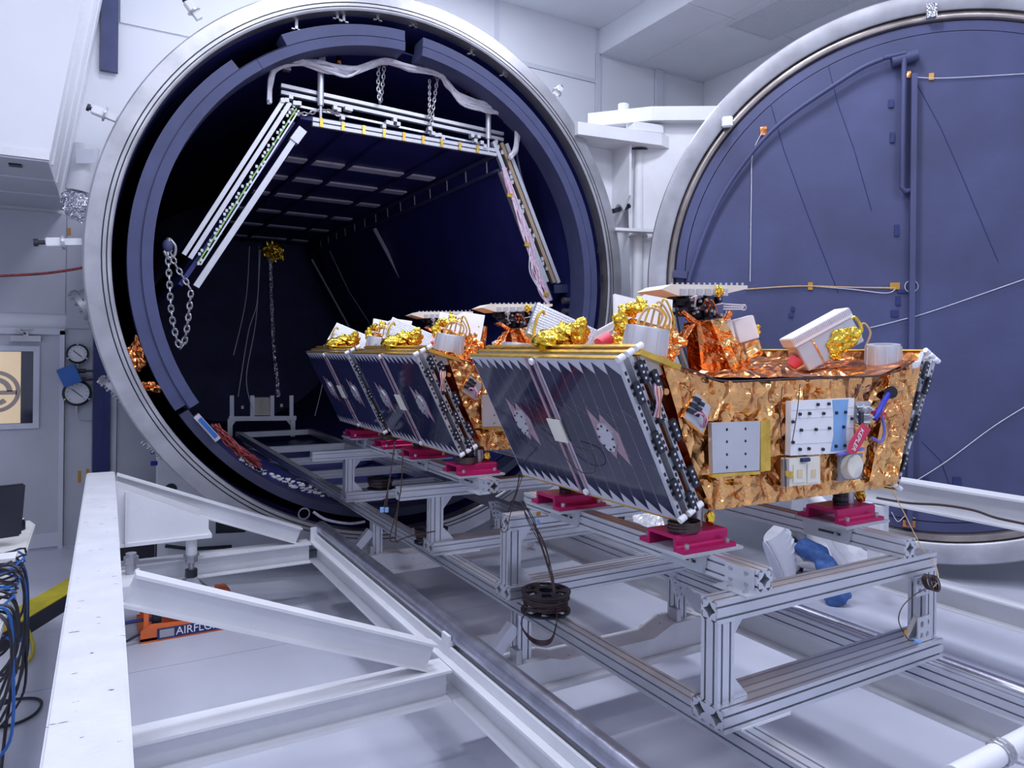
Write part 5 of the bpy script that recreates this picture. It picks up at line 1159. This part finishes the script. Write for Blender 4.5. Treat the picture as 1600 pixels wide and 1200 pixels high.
tag(mb.build('connector_scatter', M_print, None, kind='stuff'), 'loose white connectors scattered on the chamber floor', 'connectors')
tc = thing('coiled_hose', AY(475, 808, 6.3), 'black hose end ring by the rail in the chamber mouth', 'hose')
MB().lathe(AY(475, 803, 6.0), (0.3, 1, 0), [(0.05, 0), (0.04, 0), (0.04, .03), (0.05, .03)], 20).build('hose_ring', M_steel, tc)
MB().tube(bez([AY(490, 800, 6.1), AY(510, 812, 6.1), AY(545, 818, 6.1), AY(570, 815, 6.1)], 6), 0.012, 6).build('hose', M_wirew, tc)
# ================================================================== WIRE SPOOLS AND LOOSE CABLES ON THE CART
def spool(c, label, sc=1.0, wire=True):
    t = thing('wire_spool', c, label, 'wire spool', 'wire spools on the cart'); c = Vector(c)
    for z in (0.0, 0.075*sc):
        hs = [[c+V(math.cos(a+da)*rr*sc, math.sin(a+da)*rr*sc, z) for da, rr in ((-.33, .05), (.33, .05), (.26, .088), (-.26, .088))] for a in [k*math.pi/3 for k in range(6)]]
        hub = [c+V(math.cos(k*math.pi/8)*0.028*sc, math.sin(k*math.pi/8)*0.028*sc, z) for k in range(16)]
        MB().prism([c+V(math.cos(k*math.pi/20)*0.1*sc, math.sin(k*math.pi/20)*0.1*sc, z) for k in range(40)], (0, 0, 0.007*sc), hs+[hub]).build('spool_flange', M_black, t)
    MB().lathe(c, (0, 0, 1), [(0.03*sc, 0), (0.045*sc, 0), (0.045*sc, 0.08*sc), (0.03*sc, 0.08*sc)], 20).build('spool_hub', M_black, t, smooth=True)
    mb = MB(); rn = random.Random(2)
    for k in range(16):
        r = rn.uniform(0.075, 0.094)*sc; z = rn.uniform(0.012, 0.07)*sc; ti = rn.uniform(-.008, .008)
        mb.tube([c+V(math.cos(a*.28)*r, math.sin(a*.28)*r, z+ti*math.sin(a*.28+k)) for a in range(23)], 0.0032, 5)
    mb.build('wound_wire', M_wire, t); return t
sp = V(1.885, 2.90, ZT+0.001); spool(sp, 'black wire spool resting on the near left rail', 1.2)
lw = thing('spool_leads', sp, 'brown wires rising from the near spool to the far left mount', 'wires')
for k in range(7):
    MB().tube(bez([sp+V(0.0, -0.08, 0.07), sp+V(0.02+rnd.uniform(-.01, .01), -0.02, 0.16), sp+V(0.02+rnd.uniform(-.02, .02), 0.06, 0.30), sp+V(-0.02+rnd.uniform(-.02, .02), 0.12, 0.42), sp+V(-0.05+rnd.uniform(-.01, .02), 0.16, 0.50)], 6), 0.0022, 5).build('lead', M_wire, lw)
for k in range(4):
    MB().tube(bez([sp+V(0.0, -0.09, 0.06), sp+V(-0.03, -0.14, 0.0), sp+V(-0.07, -0.15, -0.07-0.006*k), sp+V(-0.13, -0.10, -0.075-0.006*k), sp+V(-0.16, -0.04, -0.02), sp+V(-0.10, -0.03, 0.05)], 6), 0.003, 5).build('lead', M_wire, lw)
s2 = V(1.905, 4.30, ZT+0.001); spool(s2, 'black wire spool on the left rail below the middle satellite', 1.1)
MB_ = MB().box((s2.x-0.045, s2.y-0.07, ZT+0.0905), (s2.x+0.03, s2.y-0.02, ZT+0.0925)); tag(MB_.build('paper_label', M_print), 'white paper label lying on the middle wire spool', 'label')
s3 = V(2.10, 5.80, 0.818); spool(s3, 'black wire spool on the far base bar inside the chamber mouth', 1.1)
l2 = thing('stand_leads', (1.9, 4.1, ZT), 'brown wires with blue plugs hanging below the far stand', 'wires')
for pts in (((617, 690), (612, 730), (604, 775), (598, 800)), ((630, 700), (627, 760), (622, 790), (618, 840), (622, 848)), ((606, 770), (604, 790), (603, 798)), ((812, 742), (806, 770), (790, 810), (783, 826)), ((620, 800), (610, 845), (640, 838), (680, 830))):
    MB().tube(bez([AY(u, v, 3.95) for u, v in pts], 6), 0.004, 5).build('lead', M_wire, l2)
for u, v in ((597, 800), (604, 800)): MB().cyl(AY(u, v, 3.95), AY(u, v-7, 3.95), 0.012, 10).build('blue_plug', M_lblue, l2)
# coil of brown wire and lead on the front right post
cw = thing('wire_coil', AY(1448, 910, 1.70), 'brown wire coil hung at the top of the front right post', 'wire coil')
mb = MB(); c = AY(1448, 910, 1.68)
for k in range(10): mb.tube([c+V((0.034+0.002*(k % 4))*math.cos(a*.4)+0.004*k*0.5, -0.006*(k % 5), -(0.034+0.001*k)*math.sin(a*.4)*0.7-0.02*math.cos(a*.4)) for a in range(17)], 0.0028, 5)
mb.build('coil_turns', M_wire, cw)
MB().tube(bez([AY(u, v, 1.66) for u, v in ((1444, 921), (1428, 930), (1410, 948), (1404, 968), (1410, 985), (1420, 1000), (1429, 1000))], 6), 0.0022, 5).build('lead', M_wire, cw)
MB().tube(bez([AY(1394, 766, 1.95), AY(1412, 800, 1.85), AY(1440, 855, 1.75), AY(1460, 880, 1.7), AY(1466, 905, 1.66), AY(1458, 918, 1.66)], 6), 0.0022, 5).build('lead', M_wiretan, cw)
MB().box(AY(1412, 985, 1.655), AY(1419, 990, 1.65)).build('tape_flag', M_kapton, cw); MB().cyl(AY(1427, 1001, 1.66), AY(1437, 1003, 1.66), 0.009, 8).build('blue_plug', M_lblue, cw)
pl2 = thing('hanging_plug', AY(800, 830, 3.1), 'thin wire with a small kapton tag over the second stand bar', 'wire')
MB().tube(bez([AY(816, 745, 3.05), AY(806, 775, 3.05), AY(797, 805, 3.05), AY(792, 828, 3.05), AY(784, 830, 3.05), AY(782, 812, 3.05)], 6), 0.0022, 5).build('lead', M_wire, pl2)
MB().box(AY(838, 800, 3.08), AY(845, 806, 3.075)).build('tape_flag', M_kapton, pl2); MB().cyl(AY(840, 812, 3.08), AY(843, 819, 3.08), 0.008, 8).build('blue_plug', M_lblue, pl2)
tag(MB().tube(bez([AX(u, v, 4.70) for u, v in ((1370, 778), (1420, 786), (1470, 789), (1520, 797), (1560, 810), (1640, 826))], 6), 0.008, 8).build('beam_cable', M_wire, None, smooth=True), 'brown cable lying along the right white top beam', 'cable')
# ================================================================== LEFT TABLE WITH GEAR
tz = 0.76
tbl = thing('folding_table', (-0.6, 4.9, 0), 'white plastic folding table at the left edge with electronics', 'table')
tp = MB().prism([V(-1.0, 3.6, tz-0.05), V(-0.335, 3.6, tz-0.05), V(-0.335, 5.95, tz-0.05), V(-0.37, 6.08, tz-0.05), V(-1.0, 6.08, tz-0.05)], (0, 0, 0.05)).build('table_top', M_cream if False else mat('table_plastic', (0.80, 0.79, 0.78), 0.45, var=0.03), tbl, bevel=0.008)
for y in (3.85, 5.8):
    for x in (-0.9, -0.44): MB().cyl((x, y, 0), (x, y, tz-0.05), 0.014, 10).build('table_leg', M_trim, tbl)
mo = thing('monitor', (-0.62, 5.6, tz), 'black computer monitor cut off by the left edge, on the table', 'monitor')
MB().obox(AY(-16, 808, 5.3)+V(-0.06, 0, 0.02), V(0.22, 0.06, 0), V(-0.006, 0.02, 0), V(0.01, 0, 0.16)).build('screen', M_blackm, mo, bevel=0.01)
MB().cyl((-0.66, 5.36, tz), (-0.66, 5.36, tz+0.1), 0.03, 12).build('monitor_neck', M_black, mo); MB().cyl((-0.66, 5.36, tz), (-0.66, 5.36, tz+0.012), 0.1, 20).build('monitor_base', M_black, mo)
ad = AZ(28, 828, tz)
adp = thing('power_adapter', ad, 'small black cylindrical plug adapter with prongs on the table', 'adapter')
MB().cyl(ad, ad+V(0, 0, 0.055), 0.042, 20).cyl(ad+V(0, 0, 0.055), ad+V(0, 0, 0.07), 0.036, 20).build('adapter_body', M_black, adp, smooth=True)
MB().cyl(ad+V(0, 0, 0.07), ad+V(0, 0, 0.074), 0.034, 18).build('adapter_cap', M_print, adp)
for s in (-.012, .012): MB().box(ad+V(s-.003, -.004, .074), ad+V(s+.003, .004, .10)).build('prong', M_goldb, adp)
rnd = random.Random(21)
cab = thing('cable_tangle', AZ(20, 880, tz), 'tangle of black and blue cables falling over the table edge', 'cables')
xe = -0.325
for k in range(15):
    y = rnd.uniform(3.75, 4.75); d = rnd.uniform(0.15, 0.7)
    pts = [V(xe-0.30, y+rnd.uniform(-.2, .3), tz+0.015), V(xe-0.12, y+rnd.uniform(-.1, .1), tz+0.03+rnd.uniform(0, .05)), V(xe+0.005, y, tz+0.01+rnd.uniform(0, .03)), V(xe+0.03, y-0.02, tz-d*0.5), V(xe+rnd.uniform(-.02, .03), y-0.05, tz-d), V(xe-0.08, y+rnd.uniform(-.2, .1), max(0.02, tz-d-0.2*rnd.random()))]
    MB().tube(bez(pts, 6), 0.007, 6).build('cable', M_black if k % 7 else M_blue, cab, smooth=True)
for k in range(8):
    c = V(xe-0.10, 4.15+0.1*k, tz+0.02+0.005*k)
    MB().tube([c+V(0.11*math.cos(a*.42), 0.17*math.sin(a*.42), 0.02*math.sin(a+k)) for a in range(16)], 0.006, 6).build('cable', M_black if k % 3 else M_blue, cab, smooth=True)
MB().tube(bez([AZ(0, 905, 0.6), V(xe+0.02, 4.1, 0.5), AZ(20, 1060, 0.3), AZ(10, 1130, 0.02), AZ(0, 1215, 0.02)], 8), 0.008, 8).build('cable', M_black, cab, smooth=True)
MB().tube(bez([AZ(-30, 1100, 0.012), AZ(40, 1091, 0.012), AZ(64, 1096, 0.012), AZ(55, 1115, 0.012), AZ(20, 1132, 0.012), AZ(-30, 1138, 0.012)], 8), 0.008, 8).build('cable', M_black, cab, smooth=True)
MB().tube(bez([AZ(40, 975, 0.02), AZ(52, 1010, 0.02), AZ(40, 1035, 0.02), AZ(-10, 1055, 0.02)], 8), 0.011, 8).build('cable', M_yellow, cab, smooth=True)
MB().box(AZ(5, 876, tz+0.06)+V(-0.04, -0.05, 0), AZ(20, 870, tz+0.06)+V(0.02, 0.03, 0.02)).build('white_tag', M_print, cab)
# yellow and black floor cable ramp
cr = thing('cable_ramp', (-0.3, 6.5, 0), 'yellow and black rubber cable ramp crossing the floor', 'cable ramp')
r0, r1 = V(-1.1, 4.95, 0), V(0.28, 7.65, 0); dd = (r1-r0).normalized(); sd = V(dd.y, -dd.x, 0)
MB().prism([r0-sd*0.20+V(0, 0, 0), r0-sd*0.11+V(0, 0, 0.055), r0+sd*0.11+V(0, 0, 0.055), r0+sd*0.20], r1-r0).build('ramp_body', M_blackm, cr)
MB().prism([r0-sd*0.10+V(0, 0, 0.055), r0-sd*0.10+V(0, 0, 0.062), r0+sd*0.10+V(0, 0, 0.062), r0+sd*0.10+V(0, 0, 0.055)], r1-r0).build('ramp_lid', M_yellow, cr)
# white conduit, taped, and pump skid behind the left frame
cd = thing('conduit', (0.9, 7.3, 0), 'white vertical conduit with blue tape bands under the chamber', 'conduit')
c0, c1 = AY(250, 770, 7.3), AY(248, 690, 7.3)
MB().tube([V(c0.x, 7.3, 0), c0, V(c0.x, 7.3, c1.z)], 0.035, 14).build('conduit_pipe', M_white, cd, smooth=True)
MB().cyl(V(c0.x, 7.3, c0.z-0.02), V(c0.x, 7.3, c0.z+0.03), 0.07, 16).build('conduit_collar', M_cream, cd)
for v in (705, 723): p = AY(248, v, 7.3); MB().cyl(V(c0.x, 7.3, p.z-0.015), V(c0.x, 7.3, p.z+0.015), 0.038, 12).box(V(c0.x-0.08, 7.27, p.z-0.02), V(c0.x-0.03, 7.3, p.z+0.02)).build('blue_tape', M_bluetape, cd)
sk = thing('pump_skid', (1.2, 7.0, 0), 'white speckled skid panel with dark openings below the chamber', 'skid')
ys = 7.1; a0, a1 = AY(247, 690, ys), AY(440, 870, ys)
hole1 = [AY(u, v, ys) for u, v in ((337, 785), (365, 787), (394, 806), (394, 818), (383, 832), (337, 834))]
MB().prism([V(a0.x, ys, 0.02), V(2.6, ys, 0.02), V(2.6, ys, 0.30), V(1.75, ys, 0.36), V(1.2, ys, 0.62), V(a0.x, ys, 1.05)], (0, 0.02, 0), [hole1]).build('skid_panel', mat('speckled_panel', (0.66, 0.68, 0.75), 0.5, var=0.04), sk)
MB().box((hole1[0].x-0.02, ys+0.03, hole1[4].z-0.05), (hole1[2].x+0.05, ys+0.3, hole1[0].z+0.05)).build('pump_body', M_black, sk)
mb = MB()
for k in range(7): p = hole1[0].lerp(hole1[2], 0.15+k*0.11); mb.cyl(p+V(0, 0.03, -0.05), p+V(0.0, -0.0, -0.06), 0.02, 8)
mb.build('pump_bolts', M_steel, sk)
MB().lathe(AY(267, 764, ys-0.001), (0, 1, 0), [(0.001, 0), (0.05, 0), (0.05, -0.003), (0.001, -0.003)], 24).build('round_port', M_blackm, sk)
MB().tube([AY(258, 853, ys-0.06), AY(300, 858, ys-0.06), AY(362, 854, ys-0.06)], 0.016, 10).build('clamp_handle', M_black, sk, smooth=True)
MB().box((0.1, ys-0.02, 0.02), (a0.x-0.02, ys+0.2, 0.62)).build('side_opening', M_black, sk)
# clear bag behind the stand, under the near satellite
bg = thing('plastic_sheet', (2.35, 3.45, 0.75), 'crumpled clear plastic sheet on the rails behind the near stand', 'plastic sheet')
vs, fs = foil_grid([AY(990, 815, 3.5), AY(1045, 838, 3.4), AY(1030, 795, 3.6), AY(985, 790, 3.7)], 16, 12, 0.04, 10); MB().poly(vs, fs).build('sheet', mat('clear_film', (0.8, 0.83, 0.9), 0.25, var=0.03, trans=0.3), bg)
# ================================================================== KNEELING TECHNICIAN
pn = thing('person', (5.35, 4.0, 0), 'kneeling person in white coverall, jeans and white shoe covers behind the near satellite', 'person')
def skin_mesh(name, joints, edges, radii, material, parent, sub=2):
    me = bpy.data.meshes.new(name); off = wmat(parent).inverted()
    me.from_pydata([tuple(off @ Vector(j)) for j in joints], edges, [])
    o = bpy.data.objects.new(name, me); COL.objects.link(o); o.parent = parent
    md = o.modifiers.new('skin', 'SKIN'); 
    for i, r in enumerate(radii):
        sv = me.skin_vertices[0].data[i]; sv.radius = (r, r) if not isinstance(r, tuple) else r
    me.skin_vertices[0].data[0].use_root = True
    md.use_smooth_shade = True
    s = o.modifiers.new('sub', 'SUBSURF'); s.levels = sub; s.render_levels = sub
    dg = bpy.context.evaluated_depsgraph_get(); dg.update()
    m2 = bpy.data.meshes.new_from_object(o.evaluated_get(dg)); o.modifiers.clear(); o.data = m2; m2.name = name
    m2.materials.clear(); m2.materials.append(material)
    m2.polygons.foreach_set('use_smooth', [True]*len(m2.polygons)); return o
# kneeling, sitting back on the heels, leaning forward towards the cart
fy = 4.1
HEEL = AY(1196, 846, fy); TO = AY(1224, 912, fy); ANK = AY(1236, 850, fy); KN = AY(1312, 938, 3.60); mid = AY(1282, 866, 3.86)
pel = V(5.52, 4.20, 0.44); che = V(5.45, 4.02, 0.84); neck = V(5.41, 3.92, 1.06); head = V(5.39, 3.86, 1.18)
sh_l, sh_r = neck+V(-0.16, 0.08, -0.07), neck+V(0.16, -0.08, -0.07)
kn2 = V(5.66, 3.92, 0.12); an2 = V(5.50, 4.30, 0.10)
el_l, el_r = V(5.16, 3.90, 0.78), V(5.58, 3.66, 0.78); ha_l, ha_r = V(5.20, 3.66, 0.66), V(5.46, 3.52, 0.66)
J = [pel, (pel+che)/2+V(0, 0.04, 0.02), che, neck, head, sh_l, el_l, ha_l, sh_r, el_r, ha_r, KN.lerp(pel, 0.5)+V(0, 0, 0.05), KN, ANK, kn2.lerp(pel, 0.5), kn2, an2, mid]
E_ = [(0, 1), (1, 2), (2, 3), (3, 4), (2, 5), (5, 6), (6, 7), (2, 8), (8, 9), (9, 10), (0, 11), (11, 12), (12, 17), (17, 13), (0, 14), (14, 15), (15, 16)]
R_ = [0.12, 0.12, 0.13, 0.05, 0.08, 0.055, 0.04, 0.028, 0.055, 0.04, 0.028, 0.065, 0.045, 0.032, 0.065, 0.045, 0.032, 0.04]
skin_mesh('body', J, E_, R_, M_coat, pn, 2)
# coverall top
skin_mesh('coverall', [pel+V(0, 0, -0.06), (pel+che)/2+V(0, 0.04, 0.02), che, neck-V(0, 0, 0.03), sh_l, el_l, ha_l.lerp(el_l, 0.12), sh_r, el_r, ha_r.lerp(el_r, 0.12)], [(0, 1), (1, 2), (2, 3), (2, 4), (4, 5), (5, 6), (2, 7), (7, 8), (8, 9)], [0.21, 0.19, 0.18, 0.08, 0.085, 0.07, 0.055, 0.085, 0.07, 0.055], M_coat, pn, 2)
# coat skirt spread over the legs
sk_ = [AY(1250, 836, 4.22), AY(1392, 852, 3.98), AY(1400, 905, 3.80), AY(1296, 897, 4.02)]
vs, fs = foil_grid(sk_, 26, 14, 0.05, 6)
MB().poly(vs, fs).poly([v+V(0.02, 0.05, 0.0) for v in vs], fs).build('coat_skirt', M_coat, pn, smooth=True)
# jeans: lower legs and thighs
jl = skin_mesh('jeans', [KN.lerp(pel, 0.12), KN, KN.lerp(mid, 0.5), mid, AY(1260, 857, 3.99), AY(1242, 851, 4.06)], [(0, 1), (1, 2), (2, 3), (3, 4), (4, 5)], [0.11, 0.115, 0.095, 0.088, 0.092, 0.075], M_denim, pn, 3)
for v_ in jl.data.vertices: v_.co += v_.normal*(0.016*math.sin(v_.co.z*62+v_.co.x*38)*noise.noise(v_.co*7)-crumple(v_.co, 0.02, 6))
# shoe cover: pleated boot with flat sole, toe down
def shoe(heel, toe, top, nm='shoe_cover', hh=0.27):
    ax = (toe-heel); L = ax.length; ax.normalize(); inn = (top-heel); inn = (inn-ax*inn.dot(ax)).normalized(); sd = ax.cross(inn)
    vs = []; fs = []; n = 20; rows = 22
    for i in range(rows+1):
        f = i/rows; w_ = 0.06+0.012*math.sin(f*math.pi) if f < 0.93 else 0.045
        h_ = (hh if f < 0.45 else hh*(1-0.45*(f-0.45)/0.55))
        for k in range(n):
            a = 2*math.pi*k/n; pl = 1+0.10*math.sin(i*2.4+0.5*k)*(1 if math.sin(a) > 0 else 0.3)
            vs.append(heel+ax*(L*(f*1.04-0.02))+sd*w_*pl*math.cos(a)+inn*(h_*0.5+h_*0.5*pl*math.sin(a)))
    for i in range(rows):
        for k in range(n):
            k2 = (k+1) % n; fs.append((i*n+k, i*n+k2, (i+1)*n+k2, (i+1)*n+k))
    fs.append(tuple(range(n))); fs.append(tuple(rows*n+k for k in range(n)))
    o = MB().poly(vs, fs).build(nm, M_coat, pn, smooth=True)
    pts = [heel-inn*0.006+ax*(L*0.5+L*0.54*math.cos(a))+sd*0.05*math.sin(a)*(1.0 if math.cos(a) > 0 else 0.85) for a in [2*math.pi*k/20 for k in range(20)]]
    MB().prism(pts, -inn*0.014).build('shoe_sole', M_trim, pn)
    MB().lathe(heel+ax*L*0.42+inn*hh*0.93, inn, [(0.04, 0), (0.05, 0.0), (0.05, 0.03), (0.04, 0.03)], 20).build('ankle_strap', M_black, pn)
shoe(HEEL, TO, ANK)
shoe(an2+V(-0.02, 0.09, 0.04), an2+V(0.02, 0.12, -0.07)+V(0.0, 0.04, 0), an2+V(0, 0.0, 0.08), hh=0.12)
# head: hair cap, face
MB().ball(head+V(0, 0, 0.02), 0.108, 18, 12, (0.88, 0.98, 1.12)).build('hood', M_coat, pn, smooth=True)
fd = V(-0.5, -0.85, -0.1).normalized(); sdv = fd.cross(V(0, 0, 1)).normalized()
fc = MB().ball(head+fd*0.028+V(0, 0, 0.0), 0.085, 16, 10, (0.95, 0.95, 1.1))
fc.tube([head+fd*0.108+V(0, 0, 0.025), head+fd*0.132-V(0, 0, 0.012)], [0.008, 0.015], 8)
fc.build('face', M_skin, pn, smooth=True)
for s in (-1, 1): MB().ball(head+fd*0.102+sdv*0.032*s+V(0, 0, 0.022), 0.012, 10, 6).build('eye', M_print, pn, smooth=True); MB().ball(head+fd*0.112+sdv*0.032*s+V(0, 0, 0.022), 0.006, 8, 6).build('pupil', M_black, pn, smooth=True)
MB().tube([head+fd*0.104+sdv*-0.025-V(0, 0, 0.045), head+fd*0.112-V(0, 0, 0.047), head+fd*0.104+sdv*0.025-V(0, 0, 0.045)], 0.006, 6).build('mouth', mat('lips', (0.5, 0.2, 0.18), 0.5), pn, smooth=True)
for (h, e) in ((ha_l, el_l), (ha_r, el_r)):
    d = (h-e).normalized(); s_ = d.cross(V(0, 0, 1)).normalized(); u_ = s_.cross(d)
    js = [h-d*0.03, h+d*0.045]; es = [(0, 1)]; rs = [0.026, 0.034]
    o = skin_mesh('glove', js+[h+d*0.07+s_*0.0], es+[(1, 2)], rs+[0.03], M_lblue, pn, 1)
    for k, (off, ln) in enumerate(((-0.03, 0.062), (-0.01, 0.075), (0.01, 0.07), (0.03, 0.055))):
        b0 = h+d*0.07+s_*off; MB().tube(bez([b0, b0+d*ln*0.5-u_*0.004, b0+d*ln*0.85-u_*0.022, b0+d*ln-u_*0.04], 4), [0.0095]*13, 8).build('finger', M_lblue, pn, smooth=True)
    b0 = h+d*0.01+s_*0.03; MB().tube(bez([b0, b0+s_*0.03+d*0.02, b0+s_*0.035+d*0.05-u_*0.015], 4), 0.0105, 8).build('thumb', M_lblue, pn, smooth=True)
